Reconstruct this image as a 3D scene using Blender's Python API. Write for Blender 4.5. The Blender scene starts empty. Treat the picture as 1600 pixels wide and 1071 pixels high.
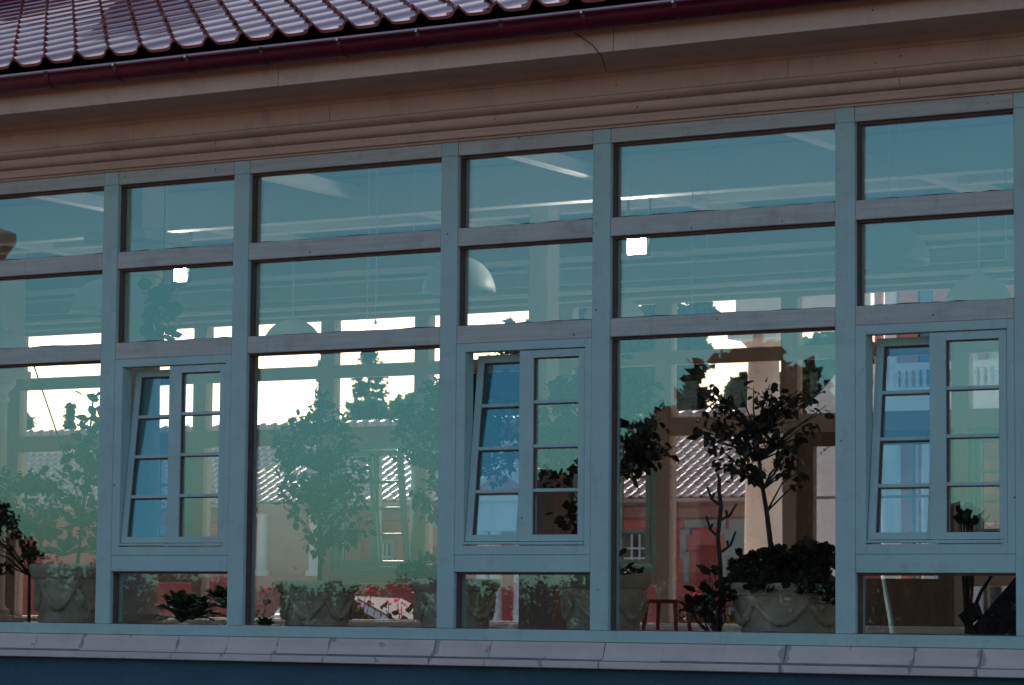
import bpy, math, random
import numpy as np
from mathutils import Vector, Matrix
random.seed(7)
SC = bpy.context.scene
COL = SC.collection
R = math.radians

# ------------------------------------------------------------------ camera
FPX, YAW, PIT, ROL = 4637.3, -.5544, .0887, .0091
CAM = np.array([11.308, -13.627, 1.6])
_F = np.array([math.sin(YAW)*math.cos(PIT), math.cos(YAW)*math.cos(PIT), math.sin(PIT)])
_R = np.cross(_F, [0, 0, 1.]); _R /= np.linalg.norm(_R); _U = np.cross(_R, _F)
_R2 = math.cos(ROL)*_R+math.sin(ROL)*_U; _U2 = -math.sin(ROL)*_R+math.cos(ROL)*_U
def at(px, py, Y):
    """point of the photo pixel (1600 wide) at depth Y behind the facade plane"""
    d = _F+_R2*(px-800)/FPX+_U2*(535.5-py)/FPX
    t = (Y-CAM[1])/d[1]
    return Vector(CAM+t*d)
def pxm(p):
    return FPX/float((np.array(p)-CAM)@_F)
cam = bpy.data.cameras.new('camera'); camo = bpy.data.objects.new('camera', cam); COL.objects.link(camo)
cam.sensor_width = 36; cam.lens = FPX/1600*36; cam.clip_start = .1; cam.clip_end = 3000
M4 = Matrix(((_R2[0], _U2[0], -_F[0], CAM[0]), (_R2[1], _U2[1], -_F[1], CAM[1]), (_R2[2], _U2[2], -_F[2], CAM[2]), (0, 0, 0, 1)))
camo.matrix_world = M4
cam.dof.use_dof = True; cam.dof.focus_distance = 18.2; cam.dof.aperture_fstop = 9
SC.camera = camo

# ------------------------------------------------------------------ sky, sun, exposure
SUN_EL, SUN_AZ = 24, -42          # azimuth measured from +y (behind the building), negative = left
w = bpy.data.worlds.new('World'); SC.world = w; w.use_nodes = True
nt = w.node_tree; nt.nodes.clear()
sky = nt.nodes.new('ShaderNodeTexSky'); sky.sky_type = 'NISHITA'; sky.sun_disc = False
sky.sun_elevation = R(SUN_EL); sky.sun_rotation = R(SUN_AZ); sky.altitude = 100
sky.air_density = 1.0; sky.dust_density = 1.4; sky.ozone_density = 2.0
bg = nt.nodes.new('ShaderNodeBackground'); bg.inputs[1].default_value = .10
wo = nt.nodes.new('ShaderNodeOutputWorld')
nt.links.new(sky.outputs[0], bg.inputs[0]); nt.links.new(bg.outputs[0], wo.inputs[0])
sl = bpy.data.lights.new('sun', 'SUN'); sl.energy = 3.2; sl.angle = R(.5); sl.color = (1, .92, .82)
so = bpy.data.objects.new('sun', sl); COL.objects.link(so)
sd = Vector((math.sin(R(SUN_AZ))*math.cos(R(SUN_EL)), math.cos(R(SUN_AZ))*math.cos(R(SUN_EL)), math.sin(R(SUN_EL))))
so.rotation_euler = (-sd).to_track_quat('-Z', 'Y').to_euler(); so.location = sd*60
vs = SC.view_settings; vs.view_transform = 'Standard'; vs.look = 'None'; vs.gamma = 1; vs.use_curve_mapping = False
vs.exposure = .88
SC.render.engine = 'CYCLES'
cy = SC.cycles
cy.transparent_max_bounces = 40; cy.max_bounces = 8; cy.glossy_bounces = 4; cy.diffuse_bounces = 6
cy.use_denoising = True; cy.sample_clamp_indirect = 12

# ------------------------------------------------------------------ materials
def mat(name):
    m = bpy.data.materials.new(name); m.use_nodes = True
    return m, m.node_tree, m.node_tree.nodes['Principled BSDF']
def N(t, typ, **k):
    n = t.nodes.new(typ)
    for a, b in k.items(): setattr(n, a, b)
    return n
def surf(name, col, rough=.6, var=.12, scale=6., bump=.0, bscale=60., stretch=(1, 1, 1), spec=.4, coat=0, dirt=None, dirt_amt=.5, dscale=3., per_obj=0., specks=False):
    """world-space noise varied surface; dirt = second colour in blotches; per_obj = value jitter by object"""
    m, t, b = mat(name); L = t.links.new
    geo = N(t, 'ShaderNodeNewGeometry'); mp = N(t, 'ShaderNodeMapping'); L(geo.outputs['Position'], mp.inputs[0]); mp.inputs['Scale'].default_value = stretch
    nz = N(t, 'ShaderNodeTexNoise'); nz.inputs['Scale'].default_value = scale; nz.inputs['Detail'].default_value = 6; L(mp.outputs[0], nz.inputs['Vector'])
    mr = N(t, 'ShaderNodeMapRange'); mr.inputs[1].default_value = .3; mr.inputs[2].default_value = .7; mr.inputs[3].default_value = 1-var; mr.inputs[4].default_value = 1+var
    L(nz.outputs[0], mr.inputs[0])
    hsv = N(t, 'ShaderNodeHueSaturation'); hsv.inputs['Color'].default_value = (*col, 1)
    out = mr.outputs[0]
    if per_obj:
        oi = N(t, 'ShaderNodeObjectInfo'); m2 = N(t, 'ShaderNodeMapRange'); m2.inputs[3].default_value = 1-per_obj; m2.inputs[4].default_value = 1+per_obj
        L(oi.outputs['Random'], m2.inputs[0]); mm = N(t, 'ShaderNodeMath', operation='MULTIPLY'); L(out, mm.inputs[0]); L(m2.outputs[0], mm.inputs[1]); out = mm.outputs[0]
    L(out, hsv.inputs['Value']); c = hsv.outputs[0]
    if dirt:
        n2 = N(t, 'ShaderNodeTexNoise'); n2.inputs['Scale'].default_value = dscale; n2.inputs['Detail'].default_value = 8; n2.inputs['Roughness'].default_value = .65; L(geo.outputs['Position'], n2.inputs['Vector'])
        r2 = N(t, 'ShaderNodeMapRange'); r2.inputs[1].default_value = .52; r2.inputs[2].default_value = .72; r2.inputs[4].default_value = dirt_amt; L(n2.outputs[0], r2.inputs[0])
        mx = N(t, 'ShaderNodeMix', data_type='RGBA'); L(r2.outputs[0], mx.inputs[0]); L(c, mx.inputs[6]); mx.inputs[7].default_value = (*dirt, 1); c = mx.outputs[2]
    if specks:
        vo = N(t, 'ShaderNodeTexVoronoi'); vo.inputs['Scale'].default_value = 7; vo.inputs['Randomness'].default_value = 1; L(geo.outputs['Position'], vo.inputs['Vector'])
        r3 = N(t, 'ShaderNodeMapRange'); r3.inputs[1].default_value = .05; r3.inputs[2].default_value = .035; r3.inputs[4].default_value = .8; L(vo.outputs['Distance'], r3.inputs[0])
        m3 = N(t, 'ShaderNodeMix', data_type='RGBA'); L(r3.outputs[0], m3.inputs[0]); L(c, m3.inputs[6]); m3.inputs[7].default_value = (.06, .045, .04, 1); c = m3.outputs[2]
        wv = N(t, 'ShaderNodeTexNoise'); wv.inputs['Scale'].default_value = 3; wv.inputs['Detail'].default_value = 9; wv.inputs['Roughness'].default_value = .7
        mq = N(t, 'ShaderNodeMapping'); mq.inputs['Scale'].default_value = (14, 14, .9); L(geo.outputs['Position'], mq.inputs[0]); L(mq.outputs[0], wv.inputs['Vector'])
        r4 = N(t, 'ShaderNodeMapRange'); r4.inputs[1].default_value = .56; r4.inputs[2].default_value = .75; r4.inputs[4].default_value = .35; L(wv.outputs[0], r4.inputs[0])
        m4 = N(t, 'ShaderNodeMix', data_type='RGBA'); L(r4.outputs[0], m4.inputs[0]); L(c, m4.inputs[6]); m4.inputs[7].default_value = (col[0]*.55, col[1]*.5, col[2]*.48, 1); c = m4.outputs[2]
    L(c, b.inputs['Base Color'])
    b.inputs['Roughness'].default_value = rough; b.inputs['Specular IOR Level'].default_value = spec
    if coat: b.inputs['Coat Weight'].default_value = coat; b.inputs['Coat Roughness'].default_value = .06
    if bump:
        n3 = N(t, 'ShaderNodeTexNoise'); n3.inputs['Scale'].default_value = bscale; n3.inputs['Detail'].default_value = 4; L(mp.outputs[0], n3.inputs['Vector'])
        bp = N(t, 'ShaderNodeBump'); bp.inputs['Strength'].default_value = bump; bp.inputs['Distance'].default_value = .01; L(n3.outputs[0], bp.inputs['Height']); L(bp.outputs[0], b.inputs['Normal'])
    return m
def leafmat(name, col, trans=.25, rough=.35, var=.3):
    m = surf(name, col, rough, var, 9., per_obj=.3); t = m.node_tree; b = t.nodes['Principled BSDF']; L = t.links.new
    tr = N(t, 'ShaderNodeBsdfTranslucent'); tr.inputs[0].default_value = (col[0]*1.8, col[1]*2, col[2]*.8, 1)
    mx = N(t, 'ShaderNodeMixShader'); mx.inputs[0].default_value = trans; L(b.outputs[0], mx.inputs[1]); L(tr.outputs[0], mx.inputs[2]); L(mx.outputs[0], t.nodes['Material Output'].inputs[0])
    return m
def glassmat(name, refl, tint=(1, 1, 1), coat=(.38, .84, .88), wave=.0):
    m = bpy.data.materials.new(name); m.use_nodes = True; t = m.node_tree; t.nodes.clear(); L = t.links.new
    o = N(t, 'ShaderNodeOutputMaterial'); tr = N(t, 'ShaderNodeBsdfTransparent'); tr.inputs[0].default_value = (*tint, 1)
    gl = N(t, 'ShaderNodeBsdfGlossy'); gl.inputs['Color'].default_value = (*coat, 1); gl.inputs['Roughness'].default_value = .0
    ge = N(t, 'ShaderNodeNewGeometry'); dp = N(t, 'ShaderNodeVectorMath', operation='DOT_PRODUCT'); L(ge.outputs['Incoming'], dp.inputs[0]); L(ge.outputs['Normal'], dp.inputs[1])
    ab = N(t, 'ShaderNodeMath', operation='ABSOLUTE'); L(dp.outputs['Value'], ab.inputs[0])
    om = N(t, 'ShaderNodeMath', operation='SUBTRACT'); om.inputs[0].default_value = 1; L(ab.outputs[0], om.inputs[1])
    pw = N(t, 'ShaderNodeMath', operation='POWER'); L(om.outputs[0], pw.inputs[0]); pw.inputs[1].default_value = 5
    ad = N(t, 'ShaderNodeMath', operation='ADD', use_clamp=True); L(pw.outputs[0], ad.inputs[0]); ad.inputs[1].default_value = refl+.04
    mx = N(t, 'ShaderNodeMixShader'); L(ad.outputs[0], mx.inputs[0]); L(tr.outputs[0], mx.inputs[1]); L(gl.outputs[0], mx.inputs[2]); L(mx.outputs[0], o.inputs[0])
    if wave:
        geo = N(t, 'ShaderNodeNewGeometry'); nz = N(t, 'ShaderNodeTexNoise'); nz.inputs['Scale'].default_value = 1.6; nz.inputs['Detail'].default_value = 1; L(geo.outputs['Position'], nz.inputs['Vector'])
        bp = N(t, 'ShaderNodeBump'); bp.inputs['Strength'].default_value = wave; bp.inputs['Distance'].default_value = .01; L(nz.outputs[0], bp.inputs['Height']); L(bp.outputs[0], gl.inputs['Normal'])
    return m
PAINT = surf('white_timber_cool_lit', (.37, .53, .495), .5, .07, 3., .25, 40., (1, 6, 1), dirt=(.30, .30, .29), dirt_amt=.4, dscale=9., spec=.3, specks=True)  # white paint, with the cool tint of sky light put into its colour
PAINTH = surf('white_rail_warm_lit', (.47, .48, .43), .55, .12, 5., .4, 30., (.5, 4, 9), dirt=(.28, .25, .24), dirt_amt=.5, dscale=6., spec=.3, specks=True)  # same white paint; warm light bounced under the eaves put into its colour
CORN = surf('white_cornice_warm_lit', (.60, .415, .33), .55, .06, 2., .12, 40., (.4, 5, 5), dirt=(.32, .22, .18), dirt_amt=.5, dscale=4., specks=True)  # white paint again, reddened in the colour for warm bounced light
INNER = surf('interior_white_shaded', (.48, .38, .32), .6, .06, 2.)  # white paint with the shade of the unlit room side put into its colour
BEAM = surf('white_beam_paint', (.84, .82, .78), .6, .04, 2.)  # same white left pale, so beams and mouldings look lit
DOORW = surf('dark_door_wood', (.20, .13, .10), .55, .2, 4., .2, 30., (6, 1, 1))
CEIL = surf('ceiling_board', (.50, .50, .47), .7, .05, 1.)
GASK = surf('dark_gasket', (.11, .06, .05), .7, .2, 20.)
PLINTH = surf('blue_plinth_paint', (.035, .095, .14), .75, .18, 2., .3, 60., dirt=(.09, .15, .18), dirt_amt=.35, dscale=14.)
TILE = surf('burgundy_roof_tile', (.115, .008, .022), .22, .18, 8., .05, 90., per_obj=.22, spec=.8, coat=1)
_t = TILE.node_tree.nodes['Principled BSDF']; _t.inputs['Coat IOR'].default_value = 2.3; _t.inputs['Coat Tint'].default_value = (1, .68, .63, 1); _t.inputs['Specular Tint'].default_value = (1, .6, .6, 1)
GUT = surf('burgundy_gutter', (.085, .004, .018), .34, .12, 4., .06, 50., spec=.5)
STONE = surf('garland_planter_stone', (.60, .47, .34), .85, .25, 8., .6, 50., dirt=(.24, .20, .14), dirt_amt=.6, dscale=6.)
SOIL = surf('potting_soil', (.03, .02, .015), .95, .3, 20., .8, 40.)
FLOOR = surf('conservatory_floor', (.22, .18, .15), .6, .2, 2.)
BARK = surf('bark', (.07, .045, .035), .85, .3, 14., .5, 60.)
LEAF = leafmat('citrus_leaf', (.035, .065, .03))
LEAF2 = leafmat('rubber_plant_leaf', (.050, .032, .022), .12, .34)
LEAF3 = leafmat('geranium_leaf', (.044, .028, .020), .2, .5)
PALM = leafmat('palm_leaf', (.04, .08, .03), .25, .35)
CON = leafmat('conifer_needles', (.02, .045, .028), .15, .6)
DEC = leafmat('broad_leaves', (.04, .075, .025), .3, .5)
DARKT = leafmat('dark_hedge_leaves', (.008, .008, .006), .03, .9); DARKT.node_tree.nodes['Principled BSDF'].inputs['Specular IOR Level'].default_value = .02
PINK = leafmat('pink_petal', (.60, .04, .14), .2, .6)
RED = surf('red_stucco', (.60, .16, .14), .9, .15, 1.2, .3, 30., dirt=(.34, .12, .10), dirt_amt=.5, dscale=.8)
CREAM = surf('cream_stucco', (.83, .77, .72), .85, .06, 1.5, .2, 30.)
GREYT = surf('grey_stone_trim', (.33, .36, .33), .85, .12, 4.)
FTILE = surf('pale_clay_roof_tile', (.56, .36, .32), .42, .2, 3., .0, per_obj=.2, spec=.8, coat=.55)
BRICKR = surf('weathered_pink_plaster', (.36, .17, .15), .9, .35, 2.5, .4, 20., dirt=(.14, .07, .07), dirt_amt=.7, dscale=1.5)
PINKW = surf('pink_wall', (.55, .2, .19), .85, .1, 2.)
BLUEW = surf('blue_shutter_paint', (.10, .22, .30), .6, .1, 2.)
WHITE = surf('white_paint', (.76, .76, .74), .5, .05, 3.)
LAMPW = surf('white_enamel', (.62, .66, .67), .45, .04, 3., spec=.5)
CORD = surf('cord_white', (.75, .75, .72), .6, .05, 3.)
BLACK = surf('black_fabric', (.012, .008, .008), .8, .2, 8.)
WOODR = surf('red_stained_wood', (.20, .035, .022), .5, .25, 6., .2, 40., (1, 1, 8))
BRONZE = surf('bronze', (.06, .04, .025), .4, .2, 8.)
GROUND = surf('sunlit_brick_gravel', (.14, .062, .04), .95, .15, .3, .4, 3., dirt=(.11, .07, .04), dirt_amt=.5, dscale=.15)
CARW = surf('white_car_paint', (.78, .77, .76), .2, .02, 2., coat=.8)
CARG = surf('car_glass', (.02, .025, .03), .05, .1, 2., spec=.8)
RUB = surf('rubber', (.02, .02, .02), .8, .1, 5.)
BROOF = surf('brown_metal_roof', (.36, .14, .11), .6, .15, 2.)
BIRCH = surf('pale_trunk_bark', (.55, .40, .34), .8, .25, 6., .3, 20.)
WPANE = surf('dark_window_glass', (.05, .06, .07), .06, .2, 2., spec=.8)
GLASS = glassmat('coated_glass', .112, (.97, .985, .985), wave=.05)
SASHG = glassmat('sash_glass', .17, (.70, .89, .93), (.28, .70, .76), wave=.02)
BACKG = glassmat('sky_toned_glass', .0, (.90, .835, .805), (1, 1, 1))  # cream tone of the sky beyond is put into the back panes' tint
LIT = bpy.data.materials.new('floodlight_glow'); LIT.use_nodes = True
_b = LIT.node_tree.nodes['Principled BSDF']; _b.inputs['Emission Color'].default_value = (1, .95, .86, 1); _b.inputs['Emission Strength'].default_value = 100
# moulded sill blocks: worn brown patches near their ends
def sillmat():
    m = surf('moulded_sill_stone', (.60, .49, .44), .8, .10, 6., .35, 70., dirt=(.44, .38, .37), dirt_amt=.4, dscale=12.); t = m.node_tree; L = t.links.new; b = t.nodes['Principled BSDF']
    src = b.inputs['Base Color'].links[0].from_socket
    tc = N(t, 'ShaderNodeTexCoord'); sx = N(t, 'ShaderNodeSeparateXYZ'); L(tc.outputs['Object'], sx.inputs[0])
    ab = N(t, 'ShaderNodeMath', operation='ABSOLUTE'); L(sx.outputs[0], ab.inputs[0])
    mr = N(t, 'ShaderNodeMapRange'); mr.inputs[1].default_value = .12; mr.inputs[2].default_value = .18; mr.inputs[3].default_value = -.14; mr.inputs[4].default_value = .13; L(ab.outputs[0], mr.inputs[0])
    g = N(t, 'ShaderNodeNewGeometry'); nz = N(t, 'ShaderNodeTexNoise'); nz.inputs['Scale'].default_value = 11; nz.inputs['Detail'].default_value = 7; L(g.outputs['Position'], nz.inputs['Vector'])
    ad = N(t, 'ShaderNodeMath', operation='ADD'); L(mr.outputs[0], ad.inputs[0]); L(nz.outputs[0], ad.inputs[1])
    m2 = N(t, 'ShaderNodeMapRange'); m2.inputs[1].default_value = .625; m2.inputs[2].default_value = .66; m2.inputs[4].default_value = .55; L(ad.outputs[0], m2.inputs[0])
    mx = N(t, 'ShaderNodeMix', data_type='RGBA'); L(m2.outputs[0], mx.inputs[0]); L(src, mx.inputs[6]); mx.inputs[7].default_value = (.20, .13, .12, 1); L(mx.outputs[2], b.inputs['Base Color'])
    return m
SILL = sillmat()

# ------------------------------------------------------------------ mesh helpers
ORG = {}
class MB:
    def __init__(s): s.v = []; s.f = []
    def add(s, vs, fs):
        o = len(s.v); s.v += [tuple(p) for p in vs]; s.f += [tuple(i+o for i in f) for f in fs]; return s
    def box(s, x0, x1, y0, y1, z0, z1):
        return s.add([(x0, y0, z0), (x1, y0, z0), (x1, y1, z0), (x0, y1, z0), (x0, y0, z1), (x1, y0, z1), (x1, y1, z1), (x0, y1, z1)],
                     [(0, 3, 2, 1), (4, 5, 6, 7), (0, 1, 5, 4), (1, 2, 6, 5), (2, 3, 7, 6), (3, 0, 4, 7)])
    def prism(s, prof, x0, x1):           # closed (y,z) outline swept along x
        n = len(prof)
        return s.add([(x0, y, z) for y, z in prof]+[(x1, y, z) for y, z in prof],
                     [(i, (i+1) % n, n+(i+1) % n, n+i) for i in range(n)]+[tuple(range(n-1, -1, -1)), tuple(range(n, 2*n))])
    def tube(s, pts, rad, n=7, cap=True):
        pts = [Vector(p) for p in pts]
        if not hasattr(rad, '__len__'): rad = [rad]*len(pts)
        o = len(s.v); up = None
        for i, p in enumerate(pts):
            d = (pts[min(i+1, len(pts)-1)]-pts[max(i-1, 0)]).normalized()
            if up is None: up = Vector((0, 0, 1)) if abs(d.z) < .9 else Vector((1, 0, 0))
            a = d.cross(up); a.normalize(); b = a.cross(d); up = b
            for k in range(n):
                q = 2*math.pi*k/n; s.v.append(tuple(p+(a*math.cos(q)+b*math.sin(q))*rad[i]))
        for i in range(len(pts)-1):
            for k in range(n):
                s.f.append((o+i*n+k, o+i*n+(k+1) % n, o+(i+1)*n+(k+1) % n, o+(i+1)*n+k))
        if cap: s.f += [tuple(o+k for k in range(n-1, -1, -1)), tuple(o+(len(pts)-1)*n+k for k in range(n))]
        return s
    def lathe(s, c, prof, n=28, sx=1, sy=1):   # prof [(r,z)]
        o = len(s.v)
        for r, z in prof:
            for k in range(n):
                q = 2*math.pi*k/n; s.v.append((c[0]+r*sx*math.cos(q), c[1]+r*sy*math.sin(q), c[2]+z))
        for i in range(len(prof)-1):
            for k in range(n):
                s.f.append((o+i*n+k, o+i*n+(k+1) % n, o+(i+1)*n+(k+1) % n, o+(i+1)*n+k))
        return s
    def poly(s, pts, off):                 # closed outline extruded by off
        n = len(pts); off = Vector(off)
        return s.add([tuple(p) for p in pts]+[tuple(Vector(p)+off) for p in pts],
                     [tuple(range(n)), tuple(range(2*n-1, n-1, -1))]+[(i, n+i, n+(i+1) % n, (i+1) % n) for i in range(n)])
    def xf(s, fn):
        s.v = [tuple(fn(*p)) for p in s.v]; return s
    def mesh(s, name, m, smooth=False, org=(0, 0, 0)):
        me = bpy.data.meshes.new(name)
        me.from_pydata([(x-org[0], y-org[1], z-org[2]) for x, y, z in s.v], [], s.f); me.materials.append(m)
        if smooth: me.polygons.foreach_set('use_smooth', [True]*len(me.polygons))
        me.update(); return me
def worg(o):
    return ORG.get(o.name, Vector((0, 0, 0)))
def part(name, mb, m, parent=None, smooth=False, bevel=0, kind=None):
    a = np.array(mb.v); lo, hi = a.min(0), a.max(0); c = Vector(((lo[0]+hi[0])/2, (lo[1]+hi[1])/2, lo[2]))
    me = mb.mesh(name, m, smooth, c)
    o = bpy.data.objects.new(name, me); COL.objects.link(o); ORG[o.name] = c
    if parent: o.parent = parent; o.location = c-worg(parent)
    else: o.location = c
    if bevel:
        b = o.modifiers.new('edge', 'BEVEL'); b.width = bevel; b.segments = 1; b.limit_method = 'ANGLE'
    if kind: o['kind'] = kind
    return o
def inst(name, me, parent, mw):           # an object sharing mesh me, world matrix mw (no scale on parents)
    o = bpy.data.objects.new(name, me); COL.objects.link(o); ORG[o.name] = mw.translation.copy()
    if parent: o.parent = parent; o.matrix_basis = Matrix.Translation(-worg(parent)) @ mw
    else: o.matrix_basis = mw
    return o
def tag(o, label=None, cat=None, group=None):
    if label: o['label'] = label
    if cat: o['category'] = cat
    if group: o['group'] = group
    return o
def thing(name, label, cat, loc, group=None):
    o = bpy.data.objects.new(name, None); COL.objects.link(o); o.location = loc; o.empty_display_size = .2
    ORG[o.name] = Vector(loc); return tag(o, label, cat, group)
def struct(name, mb, m):
    return part(name, mb, m, kind='structure')

# ------------------------------------------------------------------ the ground
GZ = .3
g = MB().add([(-900, -900, GZ), (900, -900, GZ), (900, 900, GZ), (-900, 900, GZ)], [(0, 1, 2, 3)])
struct('ground', g, GROUND)
g = MB().add([(-90, 7.7, GZ+.004), (40, 7.7, GZ+.004), (40, 47.9, GZ+.004), (-90, 47.9, GZ+.004)], [(0, 1, 2, 3)])
struct('courtyard_bounce_paving', g, surf('pale_bounce_paving', (.72, .66, .58), .9, .12, 1., .3, 8.))  # unseen pale ground, added to bounce light onto the column and ceiling

# ------------------------------------------------------------------ conservatory
CX0, CX1 = -7.2, 9.71                     # ends of the front
D = 7.5                                   # depth of the building
MW, NW, PER = .11, .859, 2.4
Z0, Z1, Z2, Z3 = 1.416, 1.478, 1.784, 1.876
ZC, ZB, ZM, ZN, ZP, ZT, ZTT = 3.032, 3.130, 3.571, 3.670, 0, 4.074, 4.152
bld = thing('conservatory', 'long white timber conservatory with large glass panes under a burgundy tiled roof', 'conservatory', (1.2, 0, GZ))

def pane(name, x0, x1, z0, z1, y, m, parent=None):
    o = part(name, MB().box(x0, x1, y, y+.008, z0, z1), m, parent or bld)
    o.rotation_euler = (R(random.uniform(-.22, .22)), 0, R(random.uniform(-.22, .22)))
    return o
def gasket(x0, x1, z0, z1, front=True):
    yy = (.030, .075)
    a, b = (yy if front else (D-yy[1], D-yy[0]))
    t = .013; mb = MB()
    mb.box(x0, x0+t*.6, a, b, z0, z1); mb.box(x1-t*.6, x1, a, b, z0, z1); mb.box(x0+t*.6, x1-t*.6, a, b, z1-t, z1)
    if front:                              # lumpy putty bead along the bottom
        n = 14; ht = [.004+.006*random.random()*(random.random() > .35) for _ in range(n+1)]
        pr = []
        for i in range(n+1): pr.append((x0+t*.6+(x1-x0-1.2*t)*i/n, z0+ht[i]))
        mb.poly([(x0+t*.6, a, z0)]+[(x, a, z) for x, z in pr]+[(x1-t*.6, a, z0)][::1], (0, b-a, 0))
    part('gasket', mb, GASK, bld)

def casement(x0, x1, z0, z1, front, tilt, mg):
    """double casement in the opening; built facing -y, mirrored for the back wall"""
    fy = (lambda x, y, z: (x, y, z)) if front else (lambda x, y, z: (x0+x1-x, D-y, z))
    def P(name, mb, m, par, bev=.0025): return part(name, mb.xf(fy), m, par, bevel=bev)
    il, ir, ib, it = x0+.058, x1-.040, z0+.050, z1-.047
    win = P('casement_window', MB().box(x0, il, 0.002, .09, z0, z1).box(ir, x1, .002, .09, z0, z1).box(il, ir, .002, .09, it, z1).box(il, ir, .002, .09, z0, ib), PAINT, bld)
    ax = il+(ir-il)*.452
    def sash(a, b, c, d, y, sl, sr, tl, mg=mg):
        def tf(x, yy, z):
            if not tl: return x, yy, z
            q = R(tl); dz = z-c; dy = yy-y
            return x, y+dy*math.cos(q)+dz*math.sin(q), c+dz*math.cos(q)-dy*math.sin(q)
        def PP(n, mb, m, bev=.002): return P(n, mb.xf(tf), m, win, bev)
        rt, rb = .042, .036
        PP('sash', MB().box(a, a+sl, y, y+.05, c, d).box(b-sr, b, y, y+.05, c, d).box(a+sl, b-sr, y, y+.05, d-rt, d).box(a+sl, b-sr, y, y+.05, c, c+rb), PAINT)
        gx0, gx1, gz0, gz1 = a+sl, b-sr, c+rb, d-rt; h = (gz1-gz0)/4
        for k in range(4):
            lo, hi = gz0+k*h+(.009 if k else 0), gz0+(k+1)*h-(.009 if k < 3 else 0)
            PP('pane', MB().box(gx0+.001, gx1-.001, y+.024, y+.030, lo-.004, hi+.004), mg, 0)
            PP('glazing_gasket', MB().box(gx0, gx0+.006, y+.010, y+.023, lo, hi).box(gx0+.006, gx1-.004, y+.010, y+.023, hi-.006, hi).box(gx1-.004, gx1, y+.010, y+.023, lo, hi), GASK, 0)
            if k: PP('muntin', MB().box(gx0-.001, gx1+.001, y+.006, y+.044, gz0+k*h-.009, gz0+k*h+.009), PAINT)
    sash(ax, ir-.004, ib+.022, it-.004, .012, .088, .042, 0, GLASS if front else mg)
    if tilt == 1: sash(il+.003, ax-.002, ib+.023, it-.004, .012, .042, .015, 6.4)
    else: sash(il+.004, ax-.002, ib+.02, it-.004, .064, .042, .046, 8.2 if tilt == 2 else 0)
    P('drip_rail', MB().box(ax-.012, ir-.001, -.004, .05, ib+.003, ib+.019), PAINT, win)
    P('drip_rail', MB().box(il+.001, ax-.013, -.002, .06, ib+.006, ib+.020), PAINT, win)

# front wall, bay by bay
K0, K1 = -3, 4
for k in range(K0, K1+1):
    X = PER*k
    for xm in (X, X+MW+NW):
        part('mullion', MB().box(xm, xm+MW, 0, .12, Z1, ZT), PAINT, bld, bevel=.003)
    n0, n1 = X+MW, X+MW+NW
    for z0, z1 in ((Z2, Z3), (ZC, ZB), (ZM, ZN)):
        part('rail', MB().box(n0+.001, n1-.001, .003, .12, z0, z1), PAINTH if z0 > 3 else PAINT, bld, bevel=.003)
    for z0, z1 in ((Z1, Z2), (ZB, ZM), (ZN, ZT)):
        pane('pane', n0+.002, n1-.002, z0, z1, .062, GLASS); gasket(n0, n1, z0, z1)
    casement(n0+.001, n1-.001, Z3+.001, ZC-.001, True, 1, SASHG)
    w0, w1 = X+2*MW+NW, X+PER
    if k == K1: continue
    for z0, z1 in ((ZC, ZB), (ZM, ZN)):
        part('rail', MB().box(w0+.001, w1-.001, .003, .12, z0, z1), PAINTH, bld, bevel=.003)
    for z0, z1 in ((Z1, ZC), (ZB, ZM), (ZN, ZT)):
        pane('pane', w0+.002, w1-.002, z0, z1, .062, GLASS); gasket(w0, w1, z0, z1)
XE0, XE1 = K0*PER, K1*PER+2*MW+NW
xs = [XE0]+[PER*k+1.9 for k in range(K0, K1+1, 2)]
part('bottom_rail', MB().box(XE0, XE1, -.002, .12, Z0, Z1-.001), PAINT, bld, bevel=.003)
for k in range(K0, K1+1):
    a = PER*k; b = a+MW+NW
    part('top_rail', MB().box(a+MW+.0015, b-.0015, .002, .12, ZT+.001, ZTT), PAINTH, bld, bevel=.002)
    if k < K1: part('top_rail', MB().box(b+MW+.0015, a+PER-.0015, .002, .12, ZT+.001, ZTT), PAINTH, bld, bevel=.002)
    for xm in (a, b): part('mullion_head', MB().box(xm+.001, xm+MW-.001, .0, .12, ZT+.001, ZTT), PAINT, bld, bevel=.002)

# moulded stone sill, block by block
def sill_prof():
    p = [(.10, 1.414), (-.020, 1.414), (-.022, 1.402), (-.030, 1.396)]
    for i in range(7):
        q = i/6; p.append((-.032-.058*(1-math.cos(q*math.pi/2)), 1.394-.078*math.sin(q*math.pi/2)))
    p += [(-.094, 1.312), (-.096, 1.282), (-.090, 1.278), (.10, 1.278)]
    return p
SP = .3535
n = int((XE1-XE0)/SP)
sm = MB().prism(sill_prof(), -SP/2+.0013, SP/2-.0013).mesh('sill_block', SILL)
for i in range(n):
    x = -.0568+SP*(i-20)+random.uniform(-.004, .004)
    if XE0 < x < XE1:
        inst('sill_block', sm, bld, Matrix.Translation((x+SP/2, random.uniform(-.0025, .001), 0)))
MORT = surf('brown_mortar', (.24, .17, .15), .9, .2, 9.)
part('mortar_bed', MB().prism([(y+.004 if y < 0 else y-.001, z-.003 if z > 1.35 else z+.003) for y, z in sill_prof()], XE0, XE1), MORT, bld)
part('plinth', MB().box(XE0, XE1, -.012, .14, GZ, 1.277), PLINTH, bld)

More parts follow.
